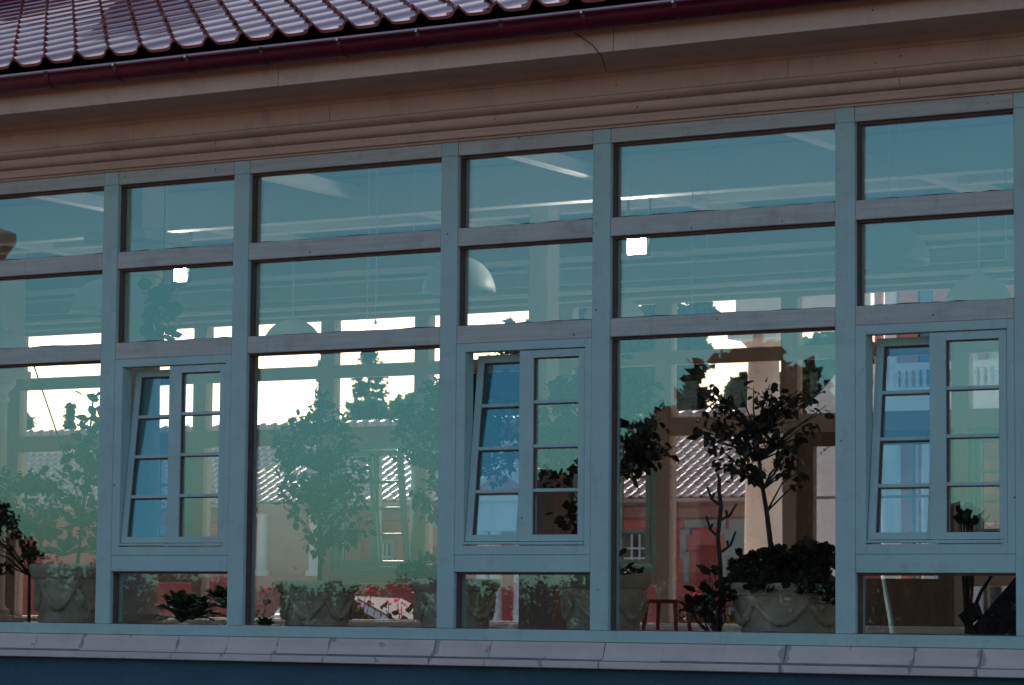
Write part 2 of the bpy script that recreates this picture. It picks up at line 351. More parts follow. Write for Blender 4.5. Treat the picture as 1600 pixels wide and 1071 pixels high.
# cornice, frieze, soffit, fascia
def mould(name, prof, cuts, m, gap=.0015, smooth=False):
    e = [XE0-.2]+cuts+[XE1+.2]
    for a, b in zip(e, e[1:]): part(name, MB().prism(prof, a+gap, b-gap), m, bld)
cuts_f = [-4.9, -2.6, -.55, 1.724, 3.843, 6.1, 8.4]
cuts_z = [-4.6, -1.9, .35, 1.751, 4.612, 7.1]
part('fillet', MB().prism([(.1, 4.153), (-.012, 4.153), (-.014, 4.163), (-.040, 4.166), (-.044, 4.176), (-.040, 4.184), (-.047, 4.200), (-.044, 4.209), (.1, 4.209)], XE0-.1, XE1+.1), CORN, bld)
tor = [(.1, 4.210), (-.036, 4.210)]
for i in range(9):
    q = -math.pi/2+math.pi*i/8*.62; tor.append((-.058-.036*math.cos(q), 4.250+.036*math.sin(q)))
for i in range(6):
    q = i/5; tor.append((-.088-.066*math.sin(q*math.pi/2), 4.266+.032*(1-math.cos(q*math.pi/2))))
tor += [(-.158, 4.303), (.1, 4.303)]
mould('torus_moulding', tor, [-3.3, 0.9, 5.2], CORN)
mould('frieze_board', [(.1, 4.304), (-.160, 4.304), (-.160, 4.398), (.1, 4.398)], cuts_z, CORN)
cym = [(.1, 4.399), (-.164, 4.399), (-.166, 4.406), (-.170, 4.407), (-.172, 4.414)]
for i in range(8):
    q = i/7; cym.append((-.180-.115*q-.012*math.sin(q*2*math.pi), 4.416+.020*q+.010*math.sin(q*math.pi*.5)))
cym += [(-.300, 4.4475), (.1, 4.4475)]
mould('crown_moulding', cym, [-2.2, 2.6, 6.4], CORN)
mould('soffit_board', [(.1, 4.4485), (-.585, 4.441), (-.585, 4.470), (.1, 4.470)], [-3.9, -1.1, 1.28, 4.2, 7.0], CORN)
mould('fascia_board', [(-.586, 4.436), (-.612, 4.436), (-.612, 4.560), (-.586, 4.560)], cuts_f, CORN, .002)

# gutter with clips
GYC, GZT, GR = -.720, 4.606, .064
gp = []
for i in range(11):
    q = math.pi+math.pi*i/10; gp.append((GYC+GR*math.cos(q), GZT+GR*math.sin(q)*1.12))
gin = [(GYC+(y-GYC)*.93, z+.004 if z < GZT-.001 else z) for y, z in gp][::-1]
gut = part('gutter', MB().prism([(GYC-GR-.010, GZT+.012), (GYC-GR-.012, GZT+.002)]+gp+gin+[(GYC-GR+.004, GZT+.012)], XE0-.2, XE1+.2), GUT, bld, True)
for i in range(-14, 19):
    x = .18+.5115*i+random.uniform(-.02, .02)
    if not XE0 < x < XE1: continue
    br = []
    for j in range(11):
        q = math.pi+math.pi*j/10; br.append((GYC+(GR+.003)*math.cos(q), GZT+(GR+.003)*math.sin(q)*1.12))
    bi = [(GYC+(y-GYC)*.955, GZT+(z-GZT)*.955) for y, z in br][::-1]
    part('gutter_clip', MB().prism([(GYC-GR-.014, GZT+.014)]+br+bi+[(GYC-GR+.002, GZT+.016)], x, x+.026), GUT, gut)
    part('rivet', MB().box(x+.006, x+.018, GYC-GR-.019, GYC-GR-.015, GZT+.002, GZT+.014), WHITE if i % 3 else GUT, gut)

# roof: pantiles, each its own
TH = R(20.5); TP, TG, TL = .2355, .292, .345
RY0, RZ0 = -.705, 4.672
cs, sn = math.cos(TH), math.sin(TH)
RIDGE_S = (D/2-RY0)/cs
def roof_slab(mb, y0, z0, y1, z1, t=.05):
    mb.prism([(y0, z0-.012), (y1, z1-.012), (y1, z1-.012-t), (y0, z0-.012-t)], XE0-.3, XE1+.3)
zr = RZ0+RIDGE_S*sn
mb = MB(); roof_slab(mb, RY0+.02, RZ0-.006, D/2, zr-.012); roof_slab(mb, D+.7, RZ0-.006, D/2+.002, zr-.012)
roof = part('roof', mb, TILE, bld)
def th(u):
    u = u % 1.
    d = min(abs(u-.16), 1-abs(u-.16))
    return .046*math.exp(-(d/.125)**2)+.004*((u-.64)/.4)**2
def tile_mb(us=12):
    mb = MB(); o = 0
    ys = [0, .002, .002, TL*.5, TL]
    for yi, y in enumerate(ys):
        for i in range(us+1):
            u = i/us*1.06
            z = th(u)+(.023*(1-y/TL))+(-.016 if yi == 0 else 0)
            mb.v.append((u*TP, y, z))
    for r in (0, 2, 3):
        for i in range(us): mb.f.append((r*(us+1)+i, r*(us+1)+i+1, (r+1)*(us+1)+i+1, (r+1)*(us+1)+i))
    return mb
tmesh = tile_mb().mesh('roof_tile', TILE, True)
RM = Matrix.Rotation(TH, 4, 'X')
tiles = []
for r in range(int(RIDGE_S/TG)+1):
    s = r*TG
    if s > RIDGE_S-.05: break
    for c in range(int((XE0-.2)/TP), int((XE1+.2)/TP)):
        p = Vector((-.093-.16*TP+c*TP, RY0+s*cs, RZ0+s*sn))
        d = np.array(p)+[.1, .1, .03]-CAM; zc = d@_F; px = 800+FPX*(d@_R2)/zc; py = 535.5-FPX*(d@_U2)/zc
        vis = -25 < px < 1250 and -14 < py
        tiles.append((0 if vis else 1, zc, p))
tiles.sort(key=lambda t: t[:2])
big = MB(); tb = tile_mb(8)
for i, (v, zc, p) in enumerate(tiles):
    jr = Matrix.Rotation(random.uniform(-.006, .006), 4, 'Y') @ Matrix.Rotation(random.uniform(-.007, .007), 4, 'X')
    mw = Matrix.Translation(p+Vector((random.uniform(-.002, .002), 0, random.uniform(0, .002)))) @ RM @ jr
    if i < 300: inst('roof_tile', tmesh, roof, mw)
    else: big.add([mw @ Vector(q) for q in tb.v], tb.f)
part('roof_tile', big, TILE, roof, True, kind='stuff')
mb = MB(); nx = 60
for i in range(nx):
    a = XE0-.25+(XE1-XE0+.5)*i/nx; b = a+(XE1-XE0+.5)/nx+.03
    mb.tube([(a, D/2, zr+.012), (b, D/2, zr+.022)], [.085, .095], 8)
part('ridge_cap', mb, TILE, roof, True)
# boxed vent stack on the ridge, top-left of the photo
vp = at(48, 12, D/2-.1)
vs_ = part('vent_stack', MB().box(vp.x-.42, vp.x+.48, D/2-.35, D/2+.45, zr-.2, zr+1.5), GUT, bld, bevel=.01)
for i in range(5):
    xx = vp.x-.38+i*.2
    part('seam', MB().box(xx, xx+.015, D/2-.362, D/2-.3505, zr-.1, zr+1.45), GUT, vs_)
part('cap', MB().box(vp.x-.5, vp.x+.56, D/2-.43, D/2+.53, zr+1.5, zr+1.56), GUT, vs_)

# brick chimney on the ridge, just above the frame, mirrored in the glazed tiles below it
chx = at(338, -70, D/2).x
ch = part('chimney', MB().box(chx-.40, chx+.40, D/2-.3, D/2+.3, zr-.2, zr+2.6), BRICKR, bld, bevel=.01)
part('cap', MB().box(chx-.47, chx+.47, D/2-.37, D/2+.37, zr+2.6, zr+2.7), GREYT, ch)
# end walls, back wall below the sill, floor and ceiling
FZ = 1.42
part('floor', MB().box(XE0, XE1, .125, D-.125, FZ-.1, FZ), FLOOR, bld)
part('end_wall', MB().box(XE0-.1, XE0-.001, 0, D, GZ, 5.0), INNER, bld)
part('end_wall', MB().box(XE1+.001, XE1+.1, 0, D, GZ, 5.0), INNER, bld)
part('plinth', MB().box(XE0, XE1, D-.14, D+.01, GZ, 1.414), CREAM, bld)
part('sill', MB().box(XE0, XE1, D-.16, D+.16, 1.416, 1.462), WHITE, bld, bevel=.005)
CZ = 4.80
for i in range(10):                                   # ceiling boards running along the room
    y0 = .02+i*(D-.04)/10
    part('ceiling_board', MB().box(XE0, XE1, y0+.003, y0+(D-.04)/10-.003, CZ, CZ+.03), CEIL, bld)
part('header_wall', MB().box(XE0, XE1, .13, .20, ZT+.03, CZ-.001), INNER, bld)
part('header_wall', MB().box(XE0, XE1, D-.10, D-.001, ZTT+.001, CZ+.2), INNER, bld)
# mouldings on the back wall above its windows
for z0, z1, pr in ((4.098, 4.118, .05), (4.160, 4.192, .12), (4.244, 4.260, .05), (4.372, 4.394, .06), (4.430, 4.476, .12), (4.70, 4.78, .10)):
    part('picture_rail', MB().box(XE0, XE1, D-.10-pr, D-.1005, z0, z1), BEAM, bld, bevel=.006)
# ceiling beams
for Y, py, h in ((4.5, 336, .10), (5.9, 352, .10)):
    z = at(600, py, Y).z
    part('ceiling_beam', MB().box(XE0, XE1, Y, Y+.14, z, CZ-.002), BEAM, bld, bevel=.008)
for x in (-5.5, -3.4, -1.3, .8, 2.9, 5.0, 7.1):
    part('cross_beam', MB().prism([(.21, 4.66), (D-.2, 4.60), (D-.2, 4.70), (.21, 4.76)], x-.05, x+.05), BEAM, bld, bevel=.006)

# back wall glazing
backm = [(-7.2, 1), (-6.10, 0), (-5.03, 1), (-3.64, 0), (-2.66, 1), (-1.24, 0), (-.315, 1), (.82, 1), (2.27, 0), (3.24, 1), (4.67, 0), (5.64, 1), (7.07, 0), (8.04, 1), (9.4, 1)]
for (xa, wa), (xb, wb) in zip(backm, backm[1:]):
    w_ = .115 if xa != -.315 else .12
    for (z0, z1) in ((Z1, ZT),): part('mullion', MB().box(xa, xa+w_, D-.12, D, z0, z1), INNER, bld, bevel=.003)
    a, b = xa+w_, xb
    door = abs(xa-.82) < .01
    for z0, z1 in ((ZC, ZB), (ZM, ZN)):
        part('rail', MB().box(a+.001, b-.001, D-.12, D-.003, z0-(.05 if z0 == ZC else 0), z1), INNER, bld, bevel=.003)
    for z0, z1 in ((ZB, ZM), (ZN, ZT)):
        pane('pane', a+.002, b-.002, z0, z1, D-.07, BACKG)
        part('glazing_bead', MB().box(a, a+.014, D-.125, D-.075, z0, z1).box(b-.014, b, D-.125, D-.075, z0, z1).box(a+.014, b-.014, D-.125, D-.075, z1-.014, z1), INNER, bld)
    if door:
        dr = part('glazed_door', MB().box(a+.001, a+.14, D-.10, D-.03, FZ+.01, ZC-.051).box(b-.14, b-.001, D-.10, D-.03, FZ+.01, ZC-.051).box(a+.14, b-.14, D-.10, D-.03, ZC-.16, ZC-.051)
                  .box(a+.14, b-.14, D-.10, D-.03, FZ+.01, FZ+.42), DOORW, bld, bevel=.003)
        xm = 1.93
        part('glazing_bar', MB().box(xm-.012, xm+.012, D-.09, D-.04, FZ+.42, ZC-.16), WHITE, dr)
        for zz in (2.05, 2.47): part('glazing_bar', MB().box(a+.14, xm-.012, D-.09, D-.04, zz-.012, zz+.012).box(xm+.012, b-.14, D-.09, D-.04, zz-.012, zz+.012), WHITE, dr)
        part('pane', MB().box(a+.14, b-.14, D-.068, D-.062, FZ+.42, ZC-.16), BACKG, dr)
        part('handle', MB().box(a+.06, a+.085, D-.125, D-.1005, 2.03, 2.17).box(a+.065, a+.16, D-.14, D-.1255, 2.11, 2.13), BRONZE, dr)
    elif not wa:
        for z0, z1 in ((Z2, Z3),): part('rail', MB().box(a+.001, b-.001, D-.12, D-.003, z0, z1), INNER, bld, bevel=.003)
        pane('pane', a+.002, b-.002, Z1, Z2, D-.07, BACKG)
        casement(a+.001, b-.001, Z3+.001, ZC-.052, False, 2 if abs(xa+3.64) < .01 else 0, BACKG)
    else:
        pane('pane', a+.002, b-.002, Z1, ZC-.05, D-.07, BACKG)
part('top_rail', MB().box(XE0, XE1, D-.12, D, ZT+.001, ZTT), INNER, bld)
part('bottom_rail', MB().box(XE0, XE1, D-.12, D-.0, 1.463, Z1-.001), WHITE, bld)

# interior columns and posts
def column(c, r, z0, z1, m, cap=True, smooth=True):
    pr = [(r*1.35, 0), (r*1.35, .06), (r*1.2, .07), (r*1.25, .11), (r*1.06, .13), (r, .16), (r*.88, z1-z0-.22), (r*.98, z1-z0-.21), (r*.98, z1-z0-.18), (r*.9, z1-z0-.17), (r*.9, z1-z0-.13), (r*1.3, z1-z0-.06), (r*1.3, z1-z0)]
    o = part('column', MB().lathe((c[0], c[1], z0), pr, 28), m, bld, smooth)
    e = o.modifiers.new('edge', 'EDGE_SPLIT'); e.split_angle = R(40)
    if cap: part('capital', MB().box(c[0]-r*1.45, c[0]+r*1.45, c[1]-r*1.45, c[1]+r*1.45, z1+.001, z1+.07), m, o, bevel=.006)
    return o
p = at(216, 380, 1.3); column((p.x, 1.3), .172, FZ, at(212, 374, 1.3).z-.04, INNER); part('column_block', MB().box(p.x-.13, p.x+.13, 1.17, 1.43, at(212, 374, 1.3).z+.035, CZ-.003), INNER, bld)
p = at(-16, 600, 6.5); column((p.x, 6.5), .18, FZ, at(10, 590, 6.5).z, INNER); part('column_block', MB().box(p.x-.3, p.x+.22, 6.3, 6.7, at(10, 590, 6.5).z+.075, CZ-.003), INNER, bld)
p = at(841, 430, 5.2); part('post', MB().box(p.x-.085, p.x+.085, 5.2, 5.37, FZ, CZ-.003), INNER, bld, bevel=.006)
p = at(838, 800, 2.6); ped = part('pedestal', MB().box(p.x-.13, p.x+.13, 2.6, 2.85, FZ, at(838, 660, 2.6).z), surf('brown_plaster', (.40, .27, .21), .85, .15, 3.), bld, bevel=.006)

# ------------------------------------------------------------------ pendant lamps
def lamp(px, py, Y, r, label):
    b = at(px, py, Y)
    t = thing('pendant_lamp', label, 'lamp', (b.x, b.y, b.z), 'white dome lamps hanging in the conservatory')
    pr = [(r*math.cos(R(a)), r*.98*math.sin(R(a))) for a in range(0, 86, 7)]+[(.03, r*.985), (.03, r*1.06), (.001, r*1.08)]
    inn = [(q*.975, z*.97) for q, z in pr[:13]][::-1]
    part('lamp_shade', MB().lathe(b, inn+pr, 32), LAMPW, t, True)
    part('cord', MB().tube([(b.x, b.y, b.z+r*1.07), (b.x, b.y, CZ-.03)], .004, 6), CORD, t)
    part('ceiling_rose', MB().lathe((b.x, b.y, CZ-.03), [(.001, -.001), (.05, 0), (.055, .02), (.05, .029)], 14), LAMPW, t, True)
lamp(162, 488, 4, .262, 'white dome lamp hanging low behind the far left mullion')
lamp(717, 457, 4, .262, 'white dome lamp hanging behind the mullion left of the middle casement')
lamp(1390, 412, 4, .262, 'white dome lamp hanging above the right-hand open casement')
lamp(5, 560, 6.3, .25, 'white dome lamp at the left edge of the photo beside a column')
lamp(457, 545, 6.3, .25, 'white dome lamp half hidden behind the rail above the citrus tree')
lamp(960, 512, 6.3, .25, 'white dome lamp beside the mullion under the right bright floodlight')
lamp(1530, 482, 6.3, .25, 'white dome lamp deepest in the room at the far right')
def flood(px, py, Y, label, sz):
    c = at(px, py, Y)
    t = thing('floodlight', label, 'floodlight', (c.x, c.y, c.z), 'lit floodlights under the ceiling')
    h = sz/2
    f = part('housing', MB().box(c.x-h-.012, c.x+h+.012, c.y+.002, c.y+.06, c.z-h-.012, c.z+h+.012), BRONZE, t, bevel=.006)
    part('lit_panel', MB().box(c.x-h, c.x+h, c.y-.006, c.y+.0015, c.z-h, c.z+h), LIT, t)
    part('bracket', MB().box(c.x-h-.02, c.x-h-.013, c.y+.01, c.y+.04, c.z-.02, 4.60).box(c.x+h+.013, c.x+h+.02, c.y+.01, c.y+.04, c.z-.02, 4.60), BRONZE, t)
flood(282, 429, 5.0, 'bright square floodlight glowing left, above the hanging plant', .115)
flood(995, 381, 5.0, 'bright square floodlight glowing in the wide upper pane right of centre', .150)
def pullcord(px, y0, y1, Y, label):
    a, b = at(px, y0, Y), at(px-1, y1, Y)
    tag(part('blind_cord', MB().tube([(a.x, Y, CZ-.02), (a.x, Y, b.z)], .0028, 5).lathe((a.x, Y, b.z-.03), [(.001, 0), (.010, .004), (.008, .02), (.003, .03)], 8), CORD), label, 'cord', 'thin cords hanging from the ceiling')
pullcord(590, 260, 500, 2.2, 'thin white cord hanging left of the two in the wide upper pane'); pullcord(648, 255, 360, 2.2, 'thin white cord hanging right of the two in the wide upper pane')
pullcord(575, 400, 518, 3.0, 'thin white cord ending above the middle rail near the citrus tree'); pullcord(984, 230, 330, 2.2, 'thin white cord next to the right bright floodlight')
pullcord(1105, 215, 390, 2.2, 'thin white cord in the middle of the wide right upper pane'); pullcord(1082, 300, 490, 3.0, 'long thin white cord reaching the window top in the wide right bay')
pullcord(1405, 190, 330, 2.2, 'thin white cord crossing the top right pane'); pullcord(1571, 175, 400, 2.2, 'thin white cord at the right edge of the top right pane')

# ------------------------------------------------------------------ planters
def planter(px, py, Y, hw, label, swag=3):
    """round stone tub with rolled rim and garland; px = centre, py = rim top, hw = rim half width in px"""
    c = at(px, py, Y); r = hw/pxm(c); h = c.z-FZ
    t = thing('stone_planter', label, 'planter', (c.x, Y, FZ), 'stone planters with garland relief')
    b = part('bowl', MB().lathe((c.x, Y, FZ), [(.001, 0), (r*.70, 0), (r*.74, .03), (r*.76, h*.35), (r*.86, h*.72), (r*.88, h*.78)], 36), STONE, t, True)
    part('rim', MB().lathe((c.x, Y, FZ), [(r*.88, h*.78), (r*.94, h*.80), (r*.94, h*.84), (r*.98, h*.87), (r, h*.93), (r, h*.97), (r*.97, h), (r*.88, h), (r*.86, h*.9)], 36), STONE, t, True)
    part('soil', MB().lathe((c.x, Y, FZ), [(r*.87, h*.93), (r*.5, h*.95), (.001, h*.96)], 24), SOIL, t, True)
    for k in range(swag*2):
        a0 = 2*math.pi*k/(swag*2)+.3; a1 = a0+math.pi/swag; pts = []; rr = []
        for i in range(13):
            q = i/12; a = a0+(a1-a0)*q; z = FZ+h*(.68-.34*math.sin(q*math.pi)); rad = r*(.775+.11*max(0, (z-FZ)/h-.35)/.4)
            pts.append((c.x+rad*math.cos(a), Y+rad*math.sin(a), z)); rr.append((.012+.012*math.sin(q*math.pi))*(1.15 if i % 2 else .85))
        part('garland', MB().tube(pts, rr, 6), STONE, b, True)
        part('rosette', MB().lathe((0, 0, 0), [(.001, .022), (.018, .016), (.034, .010), (.036, 0)], 10).xf(lambda x, y, z, a=a0: (c.x+(r*.85+z)*math.cos(a)-x*math.sin(a), Y+(r*.85+z)*math.sin(a)+x*math.cos(a), FZ+h*.70+y)), STONE, b, True)
    return c, r, h
potA = planter(112, 882, .85, 66, 'stone planter with garlands in the far left bay under rubber plants')
potB = planter(496, 908, .9, 66, 'stone planter holding the round-headed citrus tree in the wide left bay')
potC = planter(711, 905, 1.0, 72, 'stone planter split by the mullion left of the middle casement')
potD = planter(943, 898, 1.0, 76, 'stone planter split by the mullion right of the middle casement')
potE = planter(1232, 912, .75, 98, 'large stone planter with garlands full of geraniums in the right wide bay', 3)

# ------------------------------------------------------------------ leaves and plants
def leaf_mesh(name, m, L=1., W=.42, fold=.10, curl=.12, lobes=0):
    mb = MB(); n = 5
    for i in range(n+1):
        q = i/n; w_ = W*.5*math.sin(math.pi*min(1, q*.93+.06))**.8 if 0 < i < n else .02
        z = -curl*q*q
        mb.v += [(-w_, q*L, z+fold*w_*2), (0, q*L, z), (w_, q*L, z+fold*w_*2)]
    for i in range(n):
        a = i*3; mb.f += [(a, a+1, a+4, a+3), (a+1, a+2, a+5, a+4)]
    return mb, mb.mesh(name, m, True)
def round_leaf(name, m, lobe=.10):
    mb = MB(); mb.v.append((0, .3, -.04)); n = 11
    for i in range(n):
        a = -math.pi/2+2*math.pi*(i+.5)/n; rr = .5*(1+lobe*math.sin(a*5)); mb.v.append((rr*math.cos(a), .45+rr*math.sin(a), .06*math.sin(3*a)))
    for i in range(n): mb.f.append((0, 1+i, 1+(i+1) % n))
    return mb, mb.mesh(name, m, True)
LK = {'citrus': [leaf_mesh('leaf', LEAF, 1, .58), leaf_mesh('leaf', LEAF, 1, .64, .2, .3), leaf_mesh('leaf', LEAF, 1, .50, .05, -.1)],
      'rubber': [leaf_mesh('leaf', LEAF2, 1, .62, .08, .15), leaf_mesh('leaf', LEAF2, 1, .7, .15, .35)],
      'geranium': [round_leaf('leaf', LEAF3)],
      'round': [round_leaf('leaf', LEAF2, .02)],
      'petal': [round_leaf('petal', PINK)]}
def rot_to(d, roll):
    d = d.normalized(); q = d.to_track_quat('Y', 'Z').to_matrix().to_4x4()
    return q @ Matrix.Rotation(roll, 4, 'Y')
def leaves(t, kind, spots, maxn=260, name='leaf'):
    """spots: (pos, dir, size). nearest maxn become their own leaf parts"""
    spots = sorted(spots, key=lambda s: (s[0]-Vector(CAM)).length)
    rest = MB()
    for i, (p, d, s) in enumerate(spots):
        mb, me = random.choice(LK[kind])
        mw = Matrix.Translation(p) @ rot_to(d, random.uniform(-1.2, 1.2)) @ Matrix.Scale(s, 4)
        if i < maxn: inst(name, me, t, mw)
        else: rest.add([mw @ Vector(q) for q in mb.v], mb.f)
    if rest.v: part('foliage', rest, LK[kind][0][1].materials[0], t, True, kind='stuff')
def rnd(): 
    while True:
        v = Vector((random.uniform(-1, 1), random.uniform(-1, 1), random.uniform(-1, 1)))
        if v.length < 1: return v
def tree(name, label, cat, base, trunk, crowns, kind, nclump, per, lsize, maxn=260, r0=.014, group=None, droop=.2):
    """trunk: polyline; crowns: (centre, rx, ry, rz, weight); twigs run from the trunk top to every clump"""
    t = thing(name, label, cat, base, group)
    st = MB(); trunk = [Vector(p) for p in trunk]
    st.tube(trunk, [r0*(1-.5*i/(len(trunk)-1)) for i in range(len(trunk))], 8)
    sp = []; tot = sum(c[4] for c in crowns)
    for c, rx, ry, rz, wt in crowns:
        c = Vector(c)
        for _ in range(max(1, int(nclump*wt/tot))):
            v = rnd(); v = v*(v.length**-.35 if v.length > .05 else 1)
            if v.length > 1: v.normalize()
            p = c+Vector((v.x*rx, v.y*ry, v.z*rz))
            root = min(trunk[1:], key=lambda q: (q-p).length*.6+abs(q.z-(p.z-.6*(p-q).length)))
            mid = root.lerp(p, .5)+Vector((0, 0, .08*(p-root).length))+rnd()*.02
            st.tube([root, mid, p], [r0*.38, r0*.26, r0*.12], 5, False)
            for _ in range(per):
                d = (p-c).normalized()*.5+rnd()*1.0+Vector((0, 0, -droop))
                q = p+rnd()*lsize*.9+(root-p)*random.uniform(0, .25)
                sp.append((q, d, lsize*random.uniform(.6, 1.15)))
    part('trunk', st, BARK, t, True)
    leaves(t, kind, sp, maxn)
    return t
def P3(px, py, Y): return at(px, py, Y)
def crown(px, py, Y, hw, hh, wt=1, dy=1.):
    c = at(px, py, Y); k = pxm(c); return (c, hw/k, hw/k*dy, hh/k, wt)

Y = .9                                                   # citrus tree in the left wide bay
tree('citrus_tree', 'small citrus tree with round ragged crown on a bare stem, in the wide left bay', 'potted tree', (potB[0].x, Y, potB[0].z-.03),
     [P3(499, 912, Y), P3(501, 860, Y), P3(498, 800, Y), P3(503, 740, Y), P3(500, 680, Y), P3(505, 640, Y)],
     [crown(495, 700, Y, 66, 66, 2.2), crown(520, 735, Y, 60, 40, 1), crown(448, 678, Y, 30, 35, .5), crown(500, 632, Y, 12, 18, .25), crown(552, 800, Y, 26, 62, .8), crown(505, 800, Y, 26, 40, .5), crown(460, 775, Y, 24, 45, .5), crown(495, 845, Y, 18, 18, .25)],
     'citrus', 170, 7, .056)
Y = 1.0                                                  # the two trees beside the middle casement
tree('citrus_tree', 'leafy citrus tree left of the middle casement, crown reaching into its panes', 'potted tree', (potC[0].x, Y, potC[0].z-.03),
     [P3(712, 910, Y), P3(710, 840, Y), P3(714, 760, Y), P3(710, 690, Y), P3(705, 630, Y)],
     [crown(668, 668, Y, 62, 60, 2), crown(715, 650, Y, 60, 70, 2), crown(775, 640, Y, 55, 50, 1.8), crown(770, 710, Y, 50, 35, .8), crown(672, 770, Y, 38, 30, .6), crown(690, 610, Y, 24, 24, .4)],
     'citrus', 280, 7, .056)
tree('fig_tree', 'broad-leaved fig tree right of the middle casement, leaves on both sides of the mullion', 'potted tree', (potD[0].x, Y, potD[0].z-.03),
     [P3(944, 905, Y), P3(942, 840, Y), P3(946, 760, Y), P3(940, 690, Y), P3(945, 640, Y)],
     [crown(880, 650, Y, 48, 66, 2.6), crown(980, 640, Y, 60, 55, 2), crown(985, 710, Y, 45, 30, 1), crown(870, 725, Y, 30, 22, .4), crown(886, 806, Y, 22, 22, .3), crown(945, 600, Y, 50, 40, .8), crown(1030, 690, Y, 30, 20, .4)],
     'rubber', 170, 6, .068)
Y = .75                                                  # the dark tree in the geranium planter
tree('fig_tree', 'dark fig tree with forked stem above the geraniums in the right wide bay', 'potted tree', (potE[0].x-.05, Y, potE[0].z-.05),
     [P3(1206, 912, Y), P3(1204, 850, Y), P3(1198, 800, Y), P3(1192, 765, Y), P3(1186, 720, Y), P3(1182, 680, Y)],
     [crown(1150, 660, Y, 74, 42, 2.0), crown(1195, 700, Y, 55, 40, 1.6), crown(1145, 720, Y, 38, 30, .8), crown(1102, 630, Y, 24, 25, .5), crown(1190, 618, Y, 34, 22, .6), crown(1240, 690, Y, 34, 40, .7), crown(1245, 745, Y, 28, 14, .3), crown(1262, 630, Y, 30, 32, .5), crown(1225, 650, Y, 40, 40, .8)],
     'rubber', 112, 5, .056, r0=.017)
# bare candelabra stem
Y = .55
t = thing('bare_stem_plant', 'bare upright stem with candelabra twigs beside the geranium planter', 'plant', tuple(at(1125, 1010, Y)))
st = MB(); k3 = lambda x, y: at(900+x/3.636, 750+y/3.636, Y)
st.tube([k3(815, 960), k3(817, 800), k3(822, 640), k3(820, 500), k3(806, 320), k3(824, 150), k3(812, 60), k3(815, 0)]+[at(1121, 740, Y)], [.013, .013, .013, .013, .012, .012, .011, .010, .006], 8)
part('stem', st, BARK, t, True)
for br in ([(812, 140), (770, 108), (746, 40)], [(770, 108), (786, 75)], [(803, 320), (762, 282), (740, 205)], [(762, 282), (775, 250)], [(822, 228), (872, 204), (912, 136)], [(860, 210), (853, 172)], [(828, 408), (878, 372), (906, 296)], [(866, 382), (858, 345)]):
    part('twig', MB().tube([k3(*q) for q in br], [.008, .007, .006][:len(br)], 6), BARK, t, True)

def shrub(name, label, cat, base, crowns, kind, n, size, maxn=220, mix=None, group=None):
    t = thing(name, label, cat, base, group); sp = []; st = MB(); b = Vector(base)
    tot = sum(c[4] for c in crowns)
    for c, rx, ry, rz, wt in crowns:
        for i in range(int(n*wt/tot)):
            v = rnd(); p = Vector(c)+Vector((v.x*rx, v.y*ry, v.z*rz)); d = rnd()+Vector((0, -.3, .5))
            sp.append((p, d, size*random.uniform(.6, 1.2)))
            if i % 3 == 0: st.tube([b+rnd()*.03, b.lerp(p, .5)+rnd()*.03, p], [.005, .004, .002], 4, False)
    part('stem', st, BARK, t, True)
    leaves(t, kind, sp, maxn); return t
Y = .72
shrub('geranium', 'dense dark geranium filling the large planter in the right wide bay', 'plant', (potE[0].x, .75, potE[0].z-.04),
      [crown(1225, 892, .75, 85, 26, 2.4), crown(1255, 872, .7, 55, 22, 1.2), crown(1175, 890, .7, 36, 30, 1), crown(1292, 905, .65, 16, 34, .5), crown(1160, 918, .55, 30, 22, .9), crown(1205, 918, .50, 40, 16, .8), crown(1265, 916, .50, 40, 16, .8), crown(1200, 868, .7, 24, 14, .4), crown(1285, 866, .7, 20, 14, .4), crown(1298, 930, .5, 10, 18, .2)], 'geranium', 760, .050)
shrub('trailing_plant', 'low trailing plant with broad leaves left of the large geranium planter', 'plant', tuple(at(1118, 1000, .5)),
      [crown(1115, 935, .5, 34, 22, 1.2), crown(1085, 950, .5, 18, 12, .4), crown(1102, 962, .48, 12, 16, .3), crown(1112, 895, .5, 10, 10, .2)], 'rubber', 75, .075)
shrub('small_leaf_plant', 'bushy little plant spilling left over the planter beside the mullion', 'plant', (potC[0].x-.1, 1.0, potC[0].z-.03),
      [crown(662, 888, .85, 26, 22, 1.4), crown(632, 890, .82, 16, 12, .6), crown(690, 900, .85, 30, 12, .6)], 'citrus', 170, .048)
shrub('small_leaf_plant', 'low leafy plant at the left pane edge above the second split planter', 'plant', (potD[0].x, 1.0, potD[0].z-.03),
      [crown(962, 880, .85, 9, 24, .8), crown(985, 893, .85, 26, 6, .6), crown(900, 894, .85, 20, 6, .4)], 'rubber', 46, .052)
Y = .9                                                   # left bay rubber plants
tree('rubber_plant', 'tall rubber plant with large round leaves at the right of the far left bay', 'plant', (potA[0].x+.06, .85, potA[0].z-.03),
     [P3(120, 890, .85), P3(128, 820, .85), P3(135, 740, .85), P3(140, 680, .85), P3(146, 620, .85)],
     [crown(140, 690, .85, 24, 45, 1.4), crown(125, 760, .85, 34, 50, 1.6), crown(135, 830, .85, 34, 36, 1), crown(152, 632, .85, 10, 26, .35), crown(118, 700, .85, 12, 18, .3)],
     'rubber', 70, 3, .084, r0=.012, droop=-.2)
tree('ficus_shrub', 'wide leafy shrub filling the lower part of the far left bay', 'plant', tuple(at(40, 1010, 1.7)[:2])+(FZ,),
     [at(45, 985, 1.7), at(46, 900, 1.7), at(44, 830, 1.7), at(40, 770, 1.7)],
     [crown(40, 800, 1.7, 68, 62, 3), crown(0, 770, 1.7, 45, 40, 1), crown(70, 748, 1.7, 30, 20, .7), crown(10, 850, 1.7, 50, 40, 1)],
     'rubber', 150, 6, .060, r0=.012)
